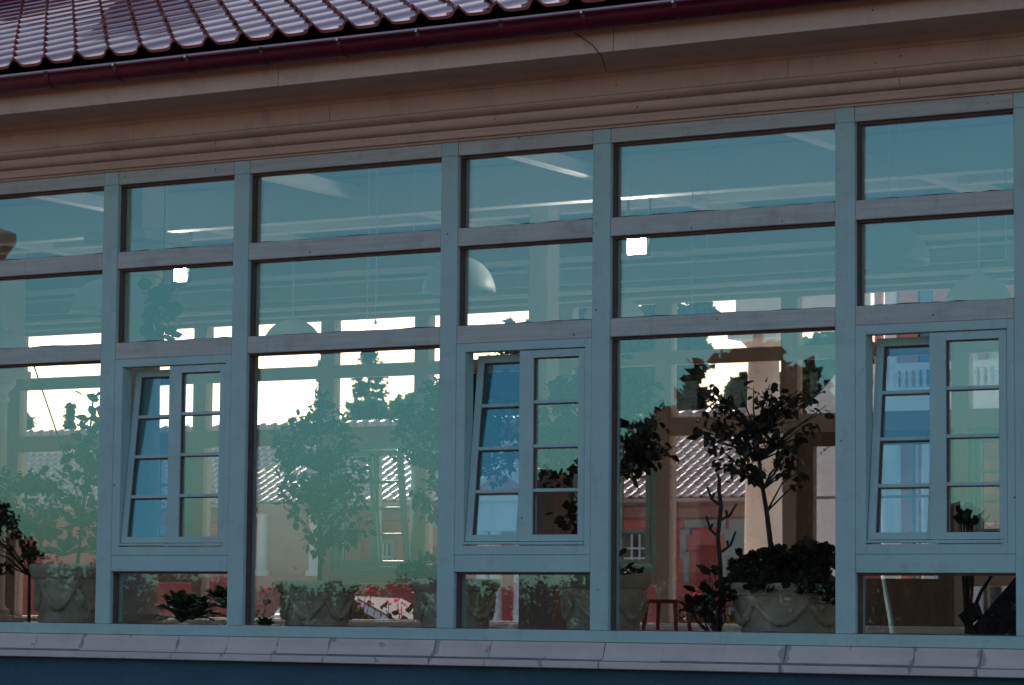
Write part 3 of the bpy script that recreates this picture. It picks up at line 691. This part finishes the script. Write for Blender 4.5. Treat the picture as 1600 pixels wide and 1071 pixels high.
def fronds(name, label, base, n, L, m, up=1.0, cone=1., group=None, side=None):
    t = thing(name, label, 'plant', base, group); b = Vector(base)
    for i in range(n):
        a = 2*math.pi*i/n+random.uniform(-.3, .3); el = random.uniform(.35, 1.2)*up; l = L*random.uniform(.75, 1.1)
        d = Vector((math.cos(a)*math.cos(el), math.sin(a)*math.cos(el), math.sin(el)))
        pts = [b+d*l*q+Vector((0, 0, -.45*l*q*q)) for q in (0, .25, .5, .75, 1)]
        mb = MB(); mb.tube(pts, [.006, .005, .004, .003, .001], 4)
        for j in range(3, 19):
            q = j/19; k = min(3, int(q*4)); p = pts[k].lerp(pts[k+1], q*4-k); ax = (pts[k+1]-pts[k]).normalized(); s = ax.cross(Vector((0, 0, 1))).normalized(); upv = s.cross(ax)
            ll = L*.36*math.sin(math.pi*min(1, q*.85+.12))
            for sg in (-1, 1):
                tip = p+(s*sg*.85+ax*.6+upv*.15).normalized()*ll; wv = ax*ll*.09
                mb.add([p-wv, p+wv, (p+tip)/2+wv*1.3, tip, (p+tip)/2-wv*1.1], [(0, 1, 2, 3, 4)])
        part('frond', mb, m, t)
    return t
b = at(300, 968, .7); fronds('sago_palm', 'small dark sago palm in the low pane under the left casement', (b.x, .7, b.z), 17, .30, PALM, 1.0)
b = at(275, 972, .9); fronds('sago_palm', 'taller sago palm behind the two small ones in the low pane under the left casement', (b.x, .95, b.z), 15, .30, PALM, 1.25)
b = at(345, 950, .6); fronds('sago_palm', 'small sago palm at the right end of the low pane under the left casement', (b.x+.03, .6, b.z), 12, .24, PALM, 1.0)
b = at(415, 985, .7); fronds('spiky_fern', 'low spiky fern left of the citrus tree planter', (b.x, .7, b.z), 11, .13, PALM, 1.1)
b = at(100, 868, 1.2); fronds('palm', 'feathery palm fronds showing between the rubber plants at far left', (b.x-.05, 1.25, b.z), 8, .34, PALM, .9)
# hanging plant on the left column
b = at(256, 440, .95); t = thing('hanging_plant', 'hanging plant with a column of round leaves beside the left white column', 'plant', (b.x, .95, b.z))
sp = []; stp = []
for i in range(16):
    q = i/15; c = at(255+7*math.sin(i*1.7), 446+92*q, .95); stp.append(c)
    for j in (-1, 0, 1): sp.append((c+Vector((j*.045+random.uniform(-.02, .02), random.uniform(-.05, .02), 0)), Vector((j*.7, -.35, random.uniform(-.9, .3))), random.uniform(.075, .11)))
part('stem', MB().tube([Vector((stp[0].x, .95, CZ-.01))]+stp, .004, 5), BARK, t, True)
leaves(t, 'round', sp)
# stake in the far left bay
tag(part('garden_stake', MB().tube([at(49, 560, 1.2), at(107, 730, 1.2), at(140, 830, 1.2)], .0055, 6), surf('green_stake', (.05, .12, .09), .5)), 'thin green stake leaning diagonally across the far left bay', 'stake')
# red stool
c = at(1042, 937, 6.0); t = thing('stool', 'small red wooden stool standing inside near the back window', 'stool', (c.x, 6, FZ)); hh = c.z-FZ
part('seat', MB().box(c.x-.15, c.x+.15, 5.88, 6.12, c.z-.03, c.z), WOODR, t, bevel=.005)
for sx in (-1, 1):
    for sy in (-1, 1): part('leg', MB().tube([(c.x+sx*.12, 6+sy*.09, c.z-.03), (c.x+sx*.14, 6+sy*.11, FZ)], [.018, .014], 8), WOODR, t)
# dark folding chair low at the right
Yc = .6
t = thing('folding_chair', 'dark tilted folding chair at the lower right corner pane', 'chair', tuple(at(1545, 1005, Yc)[:2])+(FZ,))
part('back_panel', MB().poly([at(1588, 900, Yc), at(1640, 915, Yc), at(1600, 1008, Yc), at(1505, 996, Yc)], (0, .05, 0)), BLACK, t)
part('foot', MB().poly([at(1497, 962, Yc-.05), at(1520, 942, Yc-.05), at(1527, 963, Yc-.05), at(1507, 977, Yc-.05)], (0, .08, 0)), BLACK, t)
part('strap', MB().tube([at(1519, 958, Yc), at(1533, 925, Yc), at(1552, 896, Yc), at(1562, 880, Yc)], [.012, .009, .007, .006], 6), BLACK, t)
# dark wreath-like plant head in the right casement
b = at(1512, 810, .9); shrub('small_leaf_plant', 'small dark round plant behind the lowest pane of the right casement', 'plant', (b.x, .9, FZ), [crown(1512, 808, .9, 17, 19, 1)], 'geranium', 60, .05)

# loose wire on the fascia
a = [at(898, 52, -.62), at(925, 70, -.625), at(940, 88, -.625), at(948, 112, -.5)]
tag(part('loose_wire', MB().tube(a, .0025, 5), BLACK), 'thin dark wire curving down from the gutter over the fascia', 'wire')

# ------------------------------------------------------------------ outside, beyond the back windows
# geranium boxes along the back terrace
def flowerbox(px0, px1, Yf, label, n):
    a, b = at(px0, 960, Yf), at(px1, 960, Yf)
    t = thing('flower_box', label, 'flower box', ((a.x+b.x)/2, Yf, GZ), 'flower boxes outside the back windows')
    part('box', MB().box(a.x, b.x, Yf-.1, Yf+.1, GZ, 1.36), CREAM, t, bevel=.01)
    part('soil', MB().box(a.x+.02, b.x-.02, Yf-.08, Yf+.08, 1.361, 1.38), SOIL, t)
    f = thing('flowering_geranium', label.replace('flower box', 'geraniums').replace('cream ', 'pink flowering '), 'flowers', ((a.x+b.x)/2, Yf, 1.38), 'geraniums in the boxes outside')
    sp = []; pt = []; st = MB()
    for i in range(n):
        x = random.uniform(a.x, b.x); z = 1.42+abs(random.gauss(0, .13)); y = Yf+random.uniform(-.12, .12)
        sp.append((Vector((x, y, z)), rnd()+Vector((0, -.3, .6)), random.uniform(.03, .07)))
        if i % 9 == 0:
            st.tube([(x, Yf, 1.38), (x+random.uniform(-.04, .04), y, z+.1)], .004, 4)
            for _ in range(5): pt.append((Vector((x, y, z+.12))+rnd()*.025, rnd(), .025))
    part('stem', st, LEAF3, f)
    leaves(f, 'geranium', sp, 120); leaves(f, 'petal', pt, 60, 'petal')
flowerbox(380, 700, 8.0, 'cream flower box outside behind the citrus tree planter', 170)
flowerbox(1050, 1160, 8.0, 'cream flower box outside behind the bare stem', 150)
# portico column outside
p = at(1193, 700, 9.6); c0 = at(1193, 550, 9.6)
t = thing('portico_column', 'smooth white portico column seen through the right wide bay', 'column', (p.x, 9.6, GZ))
k = 1/pxm(p); r = 28*k
part('shaft', MB().lathe((p.x, 9.6, GZ), [(r*1.3, 0), (r*1.3, .1), (r*1.15, .2), (r*1.08, .3), (r*1.12, 1.0), (r*1.03, 2.2), (r*.86, c0.z-GZ)], 32), CREAM, t, True)
part('capital', MB().lathe((p.x, 9.6, c0.z), [(r*.86, 0), (r*.95, .01), (r*.95, .04), (r*1.2, .08), (r*1.3, .1)], 32).box(p.x-r*1.5, p.x+r*1.5, 9.6-r*1.5, 9.6+r*1.5, c0.z+.101, c0.z+.17), WHITE, t)
part('entablature', MB().box(p.x-r*1.15, p.x+r*6, 9.6-.2, 9.6+.2, c0.z+.171, c0.z+1.1), CREAM, t, bevel=.01)
# red house
YH = 48
e0, e1 = at(150, 785, YH), at(1330, 779, YH)
ez = at(800, 782, YH).z; rz = at(700, 664, YH+4.2).z
hx0, hx1 = at(-250, 785, YH).x, at(1255, 785, YH).x
t = house = thing('red_house', 'long red single-storey house with pale tiled roof seen through the glass', 'house', ((hx0+hx1)/2, YH, GZ))
part('wall', MB().box(hx0, hx1, YH, YH+8.4, GZ, ez-.05), RED, t)
part('cornice', MB().prism([(YH-.02, ez-.5), (YH-.12, ez-.45), (YH-.12, ez-.2), (YH-.3, ez-.12), (YH-.3, ez-.04), (YH-.02, ez-.04)], hx0-.1, hx1+.1), surf('faded_pink_trim', (.42, .20, .17), .9, .1, 2.), t)
run, rise = 4.6, rz-ez; fth = math.atan2(rise, run); fl = math.hypot(run, rise)
rf = part('roof', MB().prism([(YH-.4, ez-.02), (YH+4.2, rz-.02), (YH+8.8, ez-.02), (YH+8.8, ez-.1), (YH+4.2, rz-.12), (YH-.4, ez-.1)], hx0-.3, hx1+.3), FTILE, t)
FP, FG = .27, .36
def ftile(us):
    mb = MB(); ys = [0, .01, .01, FG*1.15]
    for yi, y in enumerate(ys):
        for i in range(us+1):
            u = i/us*1.05; d = min(abs(u-.2), abs(u-1.2)); mb.v.append((u*FP, y, .055*math.exp(-(d/.16)**2)+.03*(1-y/(FG*1.15))-(.03 if yi == 0 else 0)))
    for r in (0, 2):
        for i in range(us): mb.f.append((r*(us+1)+i, r*(us+1)+i+1, (r+1)*(us+1)+i+1, (r+1)*(us+1)+i))
    return mb
fm = ftile(8).mesh('roof_tile', FTILE, True); ft = ftile(6); FM = Matrix.Rotation(fth, 4, 'X'); rest = MB(); lst = []
for r in range(int(fl/FG)):
    for c in range(int((hx1-hx0)/FP)):
        p = Vector((hx0+c*FP, YH-.42+r*FG*math.cos(fth), ez+r*FG*math.sin(fth)))
        d = np.array(p)-CAM; zc = d@_F; px = 800+FPX*(d@_R2)/zc
        ok = 960 < px < 1165 or 400 < px < 470 or 570 < px < 660
        lst.append((0 if ok else 1, zc, p))
lst.sort(key=lambda q: q[:2])
for i, (_, _, p) in enumerate(lst):
    mw = Matrix.Translation(p) @ FM @ Matrix.Rotation(random.uniform(-.015, .015), 4, 'X')
    if i < 300: inst('roof_tile', fm, rf, mw)
    else: rest.add([mw @ Vector(q) for q in ft.v], ft.f)
part('roof_tile', rest, FTILE, rf, True, kind='stuff')
mb = MB(); x = hx0
while x < hx1: mb.tube([(x, YH+4.2, rz+.02), (x+.4, YH+4.2, rz+.05)], [.13, .16], 8); x += .38
part('ridge_tile', mb, FTILE, rf, True)
def house_window(px0, px1, py0, py1):
    a, b = at(px0, py1, YH), at(px1, py0, YH); cx = (a.x+b.x)/2; w_ = (b.x-a.x)/2
    w0 = part('window', MB().box(a.x-.14, a.x, YH-.06, YH-.001, a.z-.1, b.z+.1).box(b.x, b.x+.14, YH-.06, YH-.001, a.z-.1, b.z+.1).box(a.x, b.x, YH-.06, YH-.001, b.z, b.z+.1).box(a.x, b.x, YH-.06, YH-.001, a.z-.1, a.z), GREYT, house)
    for i in range(3):
        x0 = a.x+(b.x-a.x)*i/3; part('pane', MB().box(x0+.02, x0+(b.x-a.x)/3-.02, YH-.02, YH-.002, a.z, b.z), WPANE, w0)
        if i: part('glazing_bar', MB().box(x0-.02, x0+.02, YH-.05, YH-.002, a.z, b.z), WHITE, w0)
    for q in (.35, .62): part('glazing_bar', MB().box(a.x, b.x, YH-.055, YH-.021, a.z+(b.z-a.z)*q-.02, a.z+(b.z-a.z)*q+.02), WHITE, w0)
house_window(976, 1013, 835, 893); house_window(593, 612, 850, 905); house_window(250, 288, 835, 893)
# stepped stone surround of the blind doorway
def surround(cx):
    st = [(1074, 905), (1074, 868), (1069, 868), (1069, 832), (1076, 832), (1076, 820), (1098, 817)]
    out = [at(x, y, YH) for x, y in st]; mid = at(cx, 815, YH).x
    off = cx-1104; W_ = .14
    sh = mid-at(1104, 815, YH).x; pts = [Vector((p.x+sh, YH-.05, p.z)) for p in out]
    pts = pts+[Vector((2*mid-p.x, p.y, p.z)) for p in pts[::-1]]
    mb = MB()
    for p, q in zip(pts, pts[1:]): mb.box(min(p.x, q.x)-W_/2, max(p.x, q.x)+W_/2, YH-.06-random.random()*.004, YH-.001, min(p.z, q.z)-W_/2, max(p.z, q.z)+W_/2)
    part('door_surround', mb, GREYT, house)
    part('blind_door', MB().box(pts[1].x+.25, pts[-2].x-.25, YH-.03, YH-.0015, GZ, pts[4].z-.3), surf('blind_door_red', (.36, .07, .06), .9, .1, 2.), house)
surround(1104); surround(680)
for px in (1160, 935, 860, 535): 
    x = at(px, 850, YH).x; part('pilaster', MB().box(x-.3, x+.3, YH-.1, YH-.0015, GZ, ez-.5), GREYT if px == 1160 else RED, house, bevel=.02)
# pediment porch of the red house
a, b, c = at(742, 776, 45), at(835, 776, 45), at(786, 735, 45)
pp = part('porch', MB().box(a.x, b.x, 45, 47.98, at(790, 830, 45).z, a.z), WHITE, house)
part('pediment', MB().poly([(a.x-.25, 44.9, a.z+.001), (b.x+.25, 44.9, a.z+.001), (c.x, 44.9, c.z)], (0, 3.2, 0)), PINKW, pp)
part('pediment_trim', MB().tube([(a.x-.3, 44.86, a.z+.02), (c.x, 44.86, c.z+.05), (b.x+.3, 44.86, a.z+.02)], .10, 4).box(a.x-.3, b.x+.3, 44.75, 44.899, a.z-.12, a.z+.0), WHITE, pp)
for px in (748, 768, 806, 830): x = at(px, 850, 45).x; part('porch_column', MB().lathe((x, 45.2, GZ), [(.2, 0), (.2, .2), (.16, .25), (.14, at(790, 830, 45).z-GZ-.001)], 14), WHITE, pp, True)
# pale portico bay at the left of the red house
x0, x1 = at(395, 850, 46).x, at(492, 850, 46).x; zt = at(440, 790, 46).z; zl = at(440, 900, 46).z
pl = part('pale_bay', MB().box(x0, x1, 46.2, 47.99, GZ, zt), surf('muted_cream_stucco', (.52, .27, .23), .9, .15, 1.5), house)
for px in (404, 486): x = at(px, 850, 46).x; part('half_column', MB().lathe((x, 46.15, zl), [(.22, 0), (.22, .12), (.15, .16), (.13, zt-zl-.3), (.2, zt-zl-.2)], 14), CREAM, pl, True)
part('band', MB().box(x0-.1, x1+.1, 46.0, 46.199, zl-.3, zl-.001), PINKW, pl)

# white car in the courtyard
def car():
    YC = 30; top = at(600, 932, YC).z; x1 = at(655, 955, YC).x       # windscreen foot
    t = thing('parked_car', 'white parked car in the courtyard behind the citrus tree planter', 'car', (x1-1.2, YC, GZ)); h = top-GZ
    prof = [(-2.95, .28), (-3.0, .62), (-2.9, .92), (-2.75, 1.0), (-2.3, h*.96), (-1.6, h), (-.9, h*.975), (.02, 1.02), (.9, .90), (1.1, .74), (1.15, .45), (1.1, .28)]
    part('body', MB().poly([(x1+x, YC-.82, GZ+z) for x, z in prof], (0, 1.64, 0)), CARW, t, bevel=.08)
    for gl in ([(-2.25, 1.02), (-2.1, h*.90), (-1.55, h*.935), (-1.5, 1.02)], [(-1.42, 1.02), (-1.42, h*.935), (-.95, h*.91), (-.25, 1.02)]):
        part('side_window', MB().poly([(x1+x, YC-.835, GZ+z) for x, z in gl], (0, .03, 0)), CARG, t)
    part('windscreen', MB().poly([(x1-.86, YC-.68, GZ+h*.965), (x1-.86, YC+.68, GZ+h*.965), (x1-.02, YC+.74, GZ+1.045), (x1-.02, YC-.74, GZ+1.045)], (.012, 0, .02)), CARG, t)
    for x in (-2.2, .45):
        for y in (-.75, .75):
            wl = part('wheel', MB().tube([(x1+x, YC+y-.1, GZ+.31), (x1+x, YC+y+.1, GZ+.31)], .31, 20), RUB, t)
            part('rim', MB().tube([(x1+x, YC+y-.115, GZ+.31), (x1+x, YC+y-.101, GZ+.31)], .2, 14), WHITE, wl)
    for y in (-.6, .6): part('headlight', MB().box(x1+1.02, x1+1.12, YC+y-.15, YC+y+.15, GZ+.66, GZ+.78), LAMPW, t, bevel=.02)
car()

# house with a balcony on the right
YB = 26
bx0, bx1 = at(1330, 700, YB).x, at(1760, 700, YB).x
zf = at(1400, 643, YB).z; zs = at(1400, 606, YB).z; zh = at(1400, 572, YB).z
t = thing('balcony_house', 'pale two-storey house with pink panels and a white balustrade seen through the right casement', 'house', ((bx0+bx1)/2, YB, GZ))
part('wall', MB().box(bx0, bx1, YB+1.6, YB+8, GZ, zf-.02), BRICKR, t)
part('upper_wall', MB().box(bx0, bx1, YB+1.6, YB+8, zf+.0, zf+4.2), WHITE, t)
part('roof', MB().prism([(YB+.8, zf+4.2), (YB+4.8, zf+5.8), (YB+8.8, zf+4.2), (YB+8.8, zf+4.05), (YB+.8, zf+4.05)], bx0-.5, bx1+.5), FTILE, t)
for px, pw, m in ((1376, 6, PINKW), (1396, 10, WHITE), (1426, 17, PINKW), (1450, 12, BLUEW), (1475, 14, PINKW), (1538, 7, PINKW), (1500, 6, BLUEW), (1590, 12, PINKW)):
    x = at(px, 570, YB+1.6).x; w_ = pw/pxm((x, YB+1.6, 4)); part('wall_panel', MB().box(x-w_, x+w_, YB+1.5, YB+1.598, zf+.05, zf+3.2), m, t)
sb = part('balcony', MB().box(bx0-.2, bx1, YB, YB+1.599, zf, zs), WHITE, t)
part('handrail', MB().box(bx0-.2, bx1, YB+.02, YB+.14, zh-.06, zh+.04), WHITE, sb)
bal = MB().lathe((0, 0, 0), [(.036, 0), (.036, .05), (.022, .08), (.042, .2), (.02, (zh-zs)*.62), (.032, zh-zs-.1), (.036, zh-zs-.06)], 8).mesh('baluster', WHITE, True)
x = bx0-.1
while x < bx1: inst('baluster', bal, sb, Matrix.Translation((x, YB+.08, zs))); x += .112
for i in range(6):
    x = bx0+.5+i*(bx1-bx0-1)/5; part('support_column', MB().lathe((x, YB+.3, GZ), [(.2, 0), (.2, .2), (.15, .25), (.14, zf-GZ-.001)], 14), WHITE, t, True)
for i in range(3):
    x = bx0+1.2+i*2.2; wn = part('window', MB().box(x, x+1.1, YB+1.55, YB+1.599, 1.0, 2.9), WHITE, t); part('pane', MB().box(x+.08, x+.50, YB+1.53, YB+1.549, 1.1, 2.8), WPANE, wn); part('pane', MB().box(x+.60, x+1.02, YB+1.53, YB+1.549, 1.1, 2.8), WPANE, wn)
# outside stair climbing to that balcony
t = thing('outside_stair', 'white outside stair with slanting balustrade left of the balcony house', 'stair', tuple(at(1275, 700, YB)[:2])+(GZ,))
a, b = at(1262, 645, YB), at(1335, 560, YB)
part('handrail', MB().tube([a+Vector((0, 0, .02)), b], .05, 6), WHITE, t)
n_ = 14
for i in range(n_):
    q = (i+.5)/n_; p = a.lerp(b, q); part('baluster', MB().box(p.x-.028, p.x+.028, YB-.028, YB+.028, max(GZ, p.z-.85-.0*q), p.z-.03), WHITE, t)
    part('step', MB().box(p.x-.16, p.x+.16, YB, YB+1.2, p.z-1.05, p.z-.90), CREAM, t)
part('stringer', MB().poly([a+Vector((-.1, -.04, -.9)), b+Vector((.1, -.04, -.9)), b+Vector((.1, -.04, -3.3)), Vector((b.x, b.y-.04, GZ)), Vector((a.x, a.y-.04, GZ))], (0, .03, 0)), CREAM, t)

# trees beyond
def tuft(mb, p, d, s):
    d = d.normalized(); a = d.cross(Vector((0, 0, 1)) if abs(d.z) < .9 else Vector((1, 0, 0))).normalized(); b = d.cross(a)
    a = a*math.cos(s*97)+b*math.sin(s*97)
    mb.add([p-a*s*.28, p+d*s*.5+a*s*.42, p+d*s, p+d*s*.4-a*s*.42], [(0, 1, 2, 3)])
def conifer(px, pyt, pyb, Yt, hw, label):
    top, b = at(px, pyt, Yt), at(px, pyb, Yt); k = 1/pxm(top); H = top.z-GZ
    t = thing('conifer', label, 'tree', (top.x, Yt, GZ), 'trees beyond the courtyard'); tr = MB(); cr = MB()
    tr.tube([(top.x, Yt, GZ), (top.x, Yt, GZ+H*.5), (top.x, Yt, top.z)], [.22, .14, .02], 7)
    W_ = hw*k*.92; z = GZ+H*.18; 
    while z < top.z:
        q = (top.z-z)/(H*.82); L_ = W_*min(1, .09+q*1.5)*random.uniform(.85, 1.1)
        for _ in range(random.choice((6, 7, 8))):
            if random.random() < .12: continue
            an = random.uniform(0, 2*math.pi); l = L_*random.uniform(.75, 1.1); dv = Vector((math.cos(an), math.sin(an), 0)); o = Vector((top.x, Yt, z))
            pts = [o, o+dv*l*.5+Vector((0, 0, -.10*l)), o+dv*l+Vector((0, 0, -.08*l))]; tr.tube(pts, [.04, .03, .01], 4, False)
            for j in range(int(6+l*8)):
                u = random.uniform(.15, 1); p = o+dv*l*u+Vector((0, 0, -.12*l*u)); [tuft(cr, p+rnd()*.16, dv*.5+rnd()*.6+Vector((0, 0, -.55)), random.uniform(.11, .24)) for _ in range(3)]
        z += H*.026*random.uniform(.8, 1.2)
    part('trunk', tr, BARK, t, True); part('crown', cr, CON, t)
conifer(577, 530, 670, 78, 82, 'tall spruce in the middle of the wide left bay, beyond the red house')
conifer(508, 548, 670, 80, 44, 'narrow spruce left of the tall one, half behind a window post')
conifer(797, 494, 670, 82, 70, 'spruce whose tip shows in the pane above the middle casement')
conifer(735, 560, 670, 84, 50, 'spruce behind the mullion left of the middle casement')
conifer(110, 630, 690, 95, 20, 'far small spruce top above the red house roof in the far left bay')
def broad(name, label, blobs, Yt, m, n, leaf, flip=False, trunkr=.18, group='trees beyond the courtyard', ylo=None):
    """blobs: (px, py, half width, half height); flip puts it on the camera's side (seen mirrored in the glass)"""
    pts = []
    s = -1 if flip else 1
    for px, py, hw, hh in blobs:
        c = at(px, py, Yt); k = 1/pxm(c); pts.append((Vector((c.x, s*Yt, c.z)), hw*k, hh*k))
    cx = sum(p.x for p, _, _ in pts)/len(pts); zb = min(p.z-h for p, _, h in pts)
    t = thing(name, label, 'tree' if 'hedge' not in name and 'bush' not in name else 'hedge', (cx, s*Yt, GZ), group)
    tr = MB(); cr = MB(); fork = Vector((cx, s*Yt, max(GZ+.3, zb)))
    tr.tube([(cx, s*Yt, GZ), fork, fork+Vector((0, 0, .3))], [trunkr, trunkr*.8, trunkr*.6], 8)
    tot = sum(w_*h for _, w_, h in pts)
    for p, w_, h in pts:
        tr.tube([fork, fork.lerp(p, .5)+rnd()*.2, p], [trunkr*.5, trunkr*.3, trunkr*.12], 6, False)
        nn = int(n*w_*h/tot); ncl = max(4, nn//28)
        for _ in range(ncl):
            v = rnd(); v = v.normalized()*(v.length**.5); c = p+Vector((v.x*w_, v.y*w_*.8, v.z*h)); rc = min(w_, h)*random.uniform(.22, .42)
            for _ in range(28): tuft(cr, c+rnd()*rc, rnd()+Vector((0, 0, -.1)), leaf*random.uniform(.6, 1.3))
    part('trunk', tr, BARK, t, True); part('crown', cr, m, t)
broad('broadleaf_tree', 'tall dark tree filling the upper left of the right wide bay', [(975, 590, 62, 70), (1040, 540, 60, 60), (1075, 500, 36, 34), (930, 540, 50, 60), (1060, 610, 36, 40), (880, 520, 50, 50)], 62, CON, 9000, .34)
broad('broadleaf_tree', 'small bright tree just left of the portico column', [(1146, 632, 24, 30), (1158, 610, 18, 18), (1140, 655, 30, 16)], 58, DEC, 1500, .22)
broad('broadleaf_tree', 'leafy tree behind the outside stair right of the portico column', [(1275, 590, 40, 36), (1250, 630, 40, 36), (1310, 570, 50, 50), (1350, 600, 60, 50)], 40, DEC, 4200, .24)
broad('broadleaf_tree', 'round low tree behind the spruces above the red house roof', [(600, 650, 60, 22), (680, 640, 50, 30), (650, 655, 40, 20)], 72, DEC, 2600, .34)
broad('broadleaf_tree', 'dark tree behind the middle casement panes', [(790, 610, 60, 50), (860, 590, 60, 60), (830, 640, 70, 40)], 66, CON, 5200, .34)
broad('broadleaf_tree', 'distant tree tops at the left edge above the red house roof', [(28, 655, 22, 14), (-20, 660, 30, 20)], 90, DEC, 700, .4)

# ------------------------------------------------------------------ the garden on the camera's side, seen mirrored in the glass
G2 = 'garden trees mirrored in the glass'
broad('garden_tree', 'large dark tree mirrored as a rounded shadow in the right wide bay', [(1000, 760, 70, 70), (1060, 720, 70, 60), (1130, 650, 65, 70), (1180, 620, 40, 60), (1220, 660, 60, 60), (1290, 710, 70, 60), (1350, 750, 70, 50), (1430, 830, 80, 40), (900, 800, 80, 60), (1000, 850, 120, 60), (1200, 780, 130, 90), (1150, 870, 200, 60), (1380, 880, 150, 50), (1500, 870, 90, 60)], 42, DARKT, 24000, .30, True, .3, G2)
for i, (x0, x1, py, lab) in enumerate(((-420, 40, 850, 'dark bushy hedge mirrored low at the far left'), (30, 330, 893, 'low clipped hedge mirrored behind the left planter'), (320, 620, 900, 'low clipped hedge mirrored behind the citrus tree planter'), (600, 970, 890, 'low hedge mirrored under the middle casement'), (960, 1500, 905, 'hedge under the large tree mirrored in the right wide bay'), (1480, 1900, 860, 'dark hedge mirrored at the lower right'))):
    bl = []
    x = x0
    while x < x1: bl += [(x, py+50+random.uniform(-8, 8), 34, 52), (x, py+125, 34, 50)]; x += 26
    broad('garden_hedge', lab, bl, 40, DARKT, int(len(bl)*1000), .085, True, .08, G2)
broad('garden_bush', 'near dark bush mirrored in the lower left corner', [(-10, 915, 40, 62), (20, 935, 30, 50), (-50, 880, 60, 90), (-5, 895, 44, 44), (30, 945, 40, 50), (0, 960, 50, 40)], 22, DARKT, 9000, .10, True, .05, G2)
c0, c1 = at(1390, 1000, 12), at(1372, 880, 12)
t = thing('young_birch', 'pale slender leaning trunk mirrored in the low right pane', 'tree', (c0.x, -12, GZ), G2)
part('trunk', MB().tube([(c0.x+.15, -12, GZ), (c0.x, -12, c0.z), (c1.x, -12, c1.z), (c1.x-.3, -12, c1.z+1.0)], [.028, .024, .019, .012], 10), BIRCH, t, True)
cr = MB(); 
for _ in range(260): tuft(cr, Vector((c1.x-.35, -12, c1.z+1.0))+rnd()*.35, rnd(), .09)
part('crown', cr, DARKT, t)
# brown-roofed garden house on the camera's side, its eave corner mirrored at the left edge
c = at(11, 352, 25); cx, cz = c.x, c.z
t = thing('garden_house', 'brown-roofed house whose eave corner is mirrored at the left edge', 'house', (cx-5, -28, GZ))
ga = R(46); gdir = lambda x, y, z: (cx+x*math.cos(ga)-y*math.sin(ga), -25+(-x*math.sin(ga)-y*math.cos(ga)), z)   # x<0 along the front, y>0 away
part('wall', MB().box(-9, -5, 1.2, 6.3, GZ, cz-.17).xf(gdir), CREAM, t)
part('roof', MB().add([(-9.7, 0, cz-.16), (0, 0, cz-.16), (0, 8, cz-.16), (-9.7, 8, cz-.16), (-9.7, 0, cz), (0, 0, cz), (0, 8, cz), (-9.7, 8, cz), (-5, 4, cz+2.3)],
                      [(0, 3, 2, 1), (0, 1, 5, 4), (1, 2, 6, 5), (2, 3, 7, 6), (3, 0, 4, 7), (4, 5, 8), (5, 6, 8), (6, 7, 8), (7, 4, 8)]).xf(gdir), BROOF, t)
for i in range(3):
    x = -8+i*2.6; wn = part('window', MB().box(x-1.2, x, 1.14, 1.199, 2.0, 3.6).xf(gdir), WHITE, t); part('pane', MB().box(x-1.1, x-.1, 1.12, 1.139, 2.1, 3.5).xf(gdir), WPANE, wn)
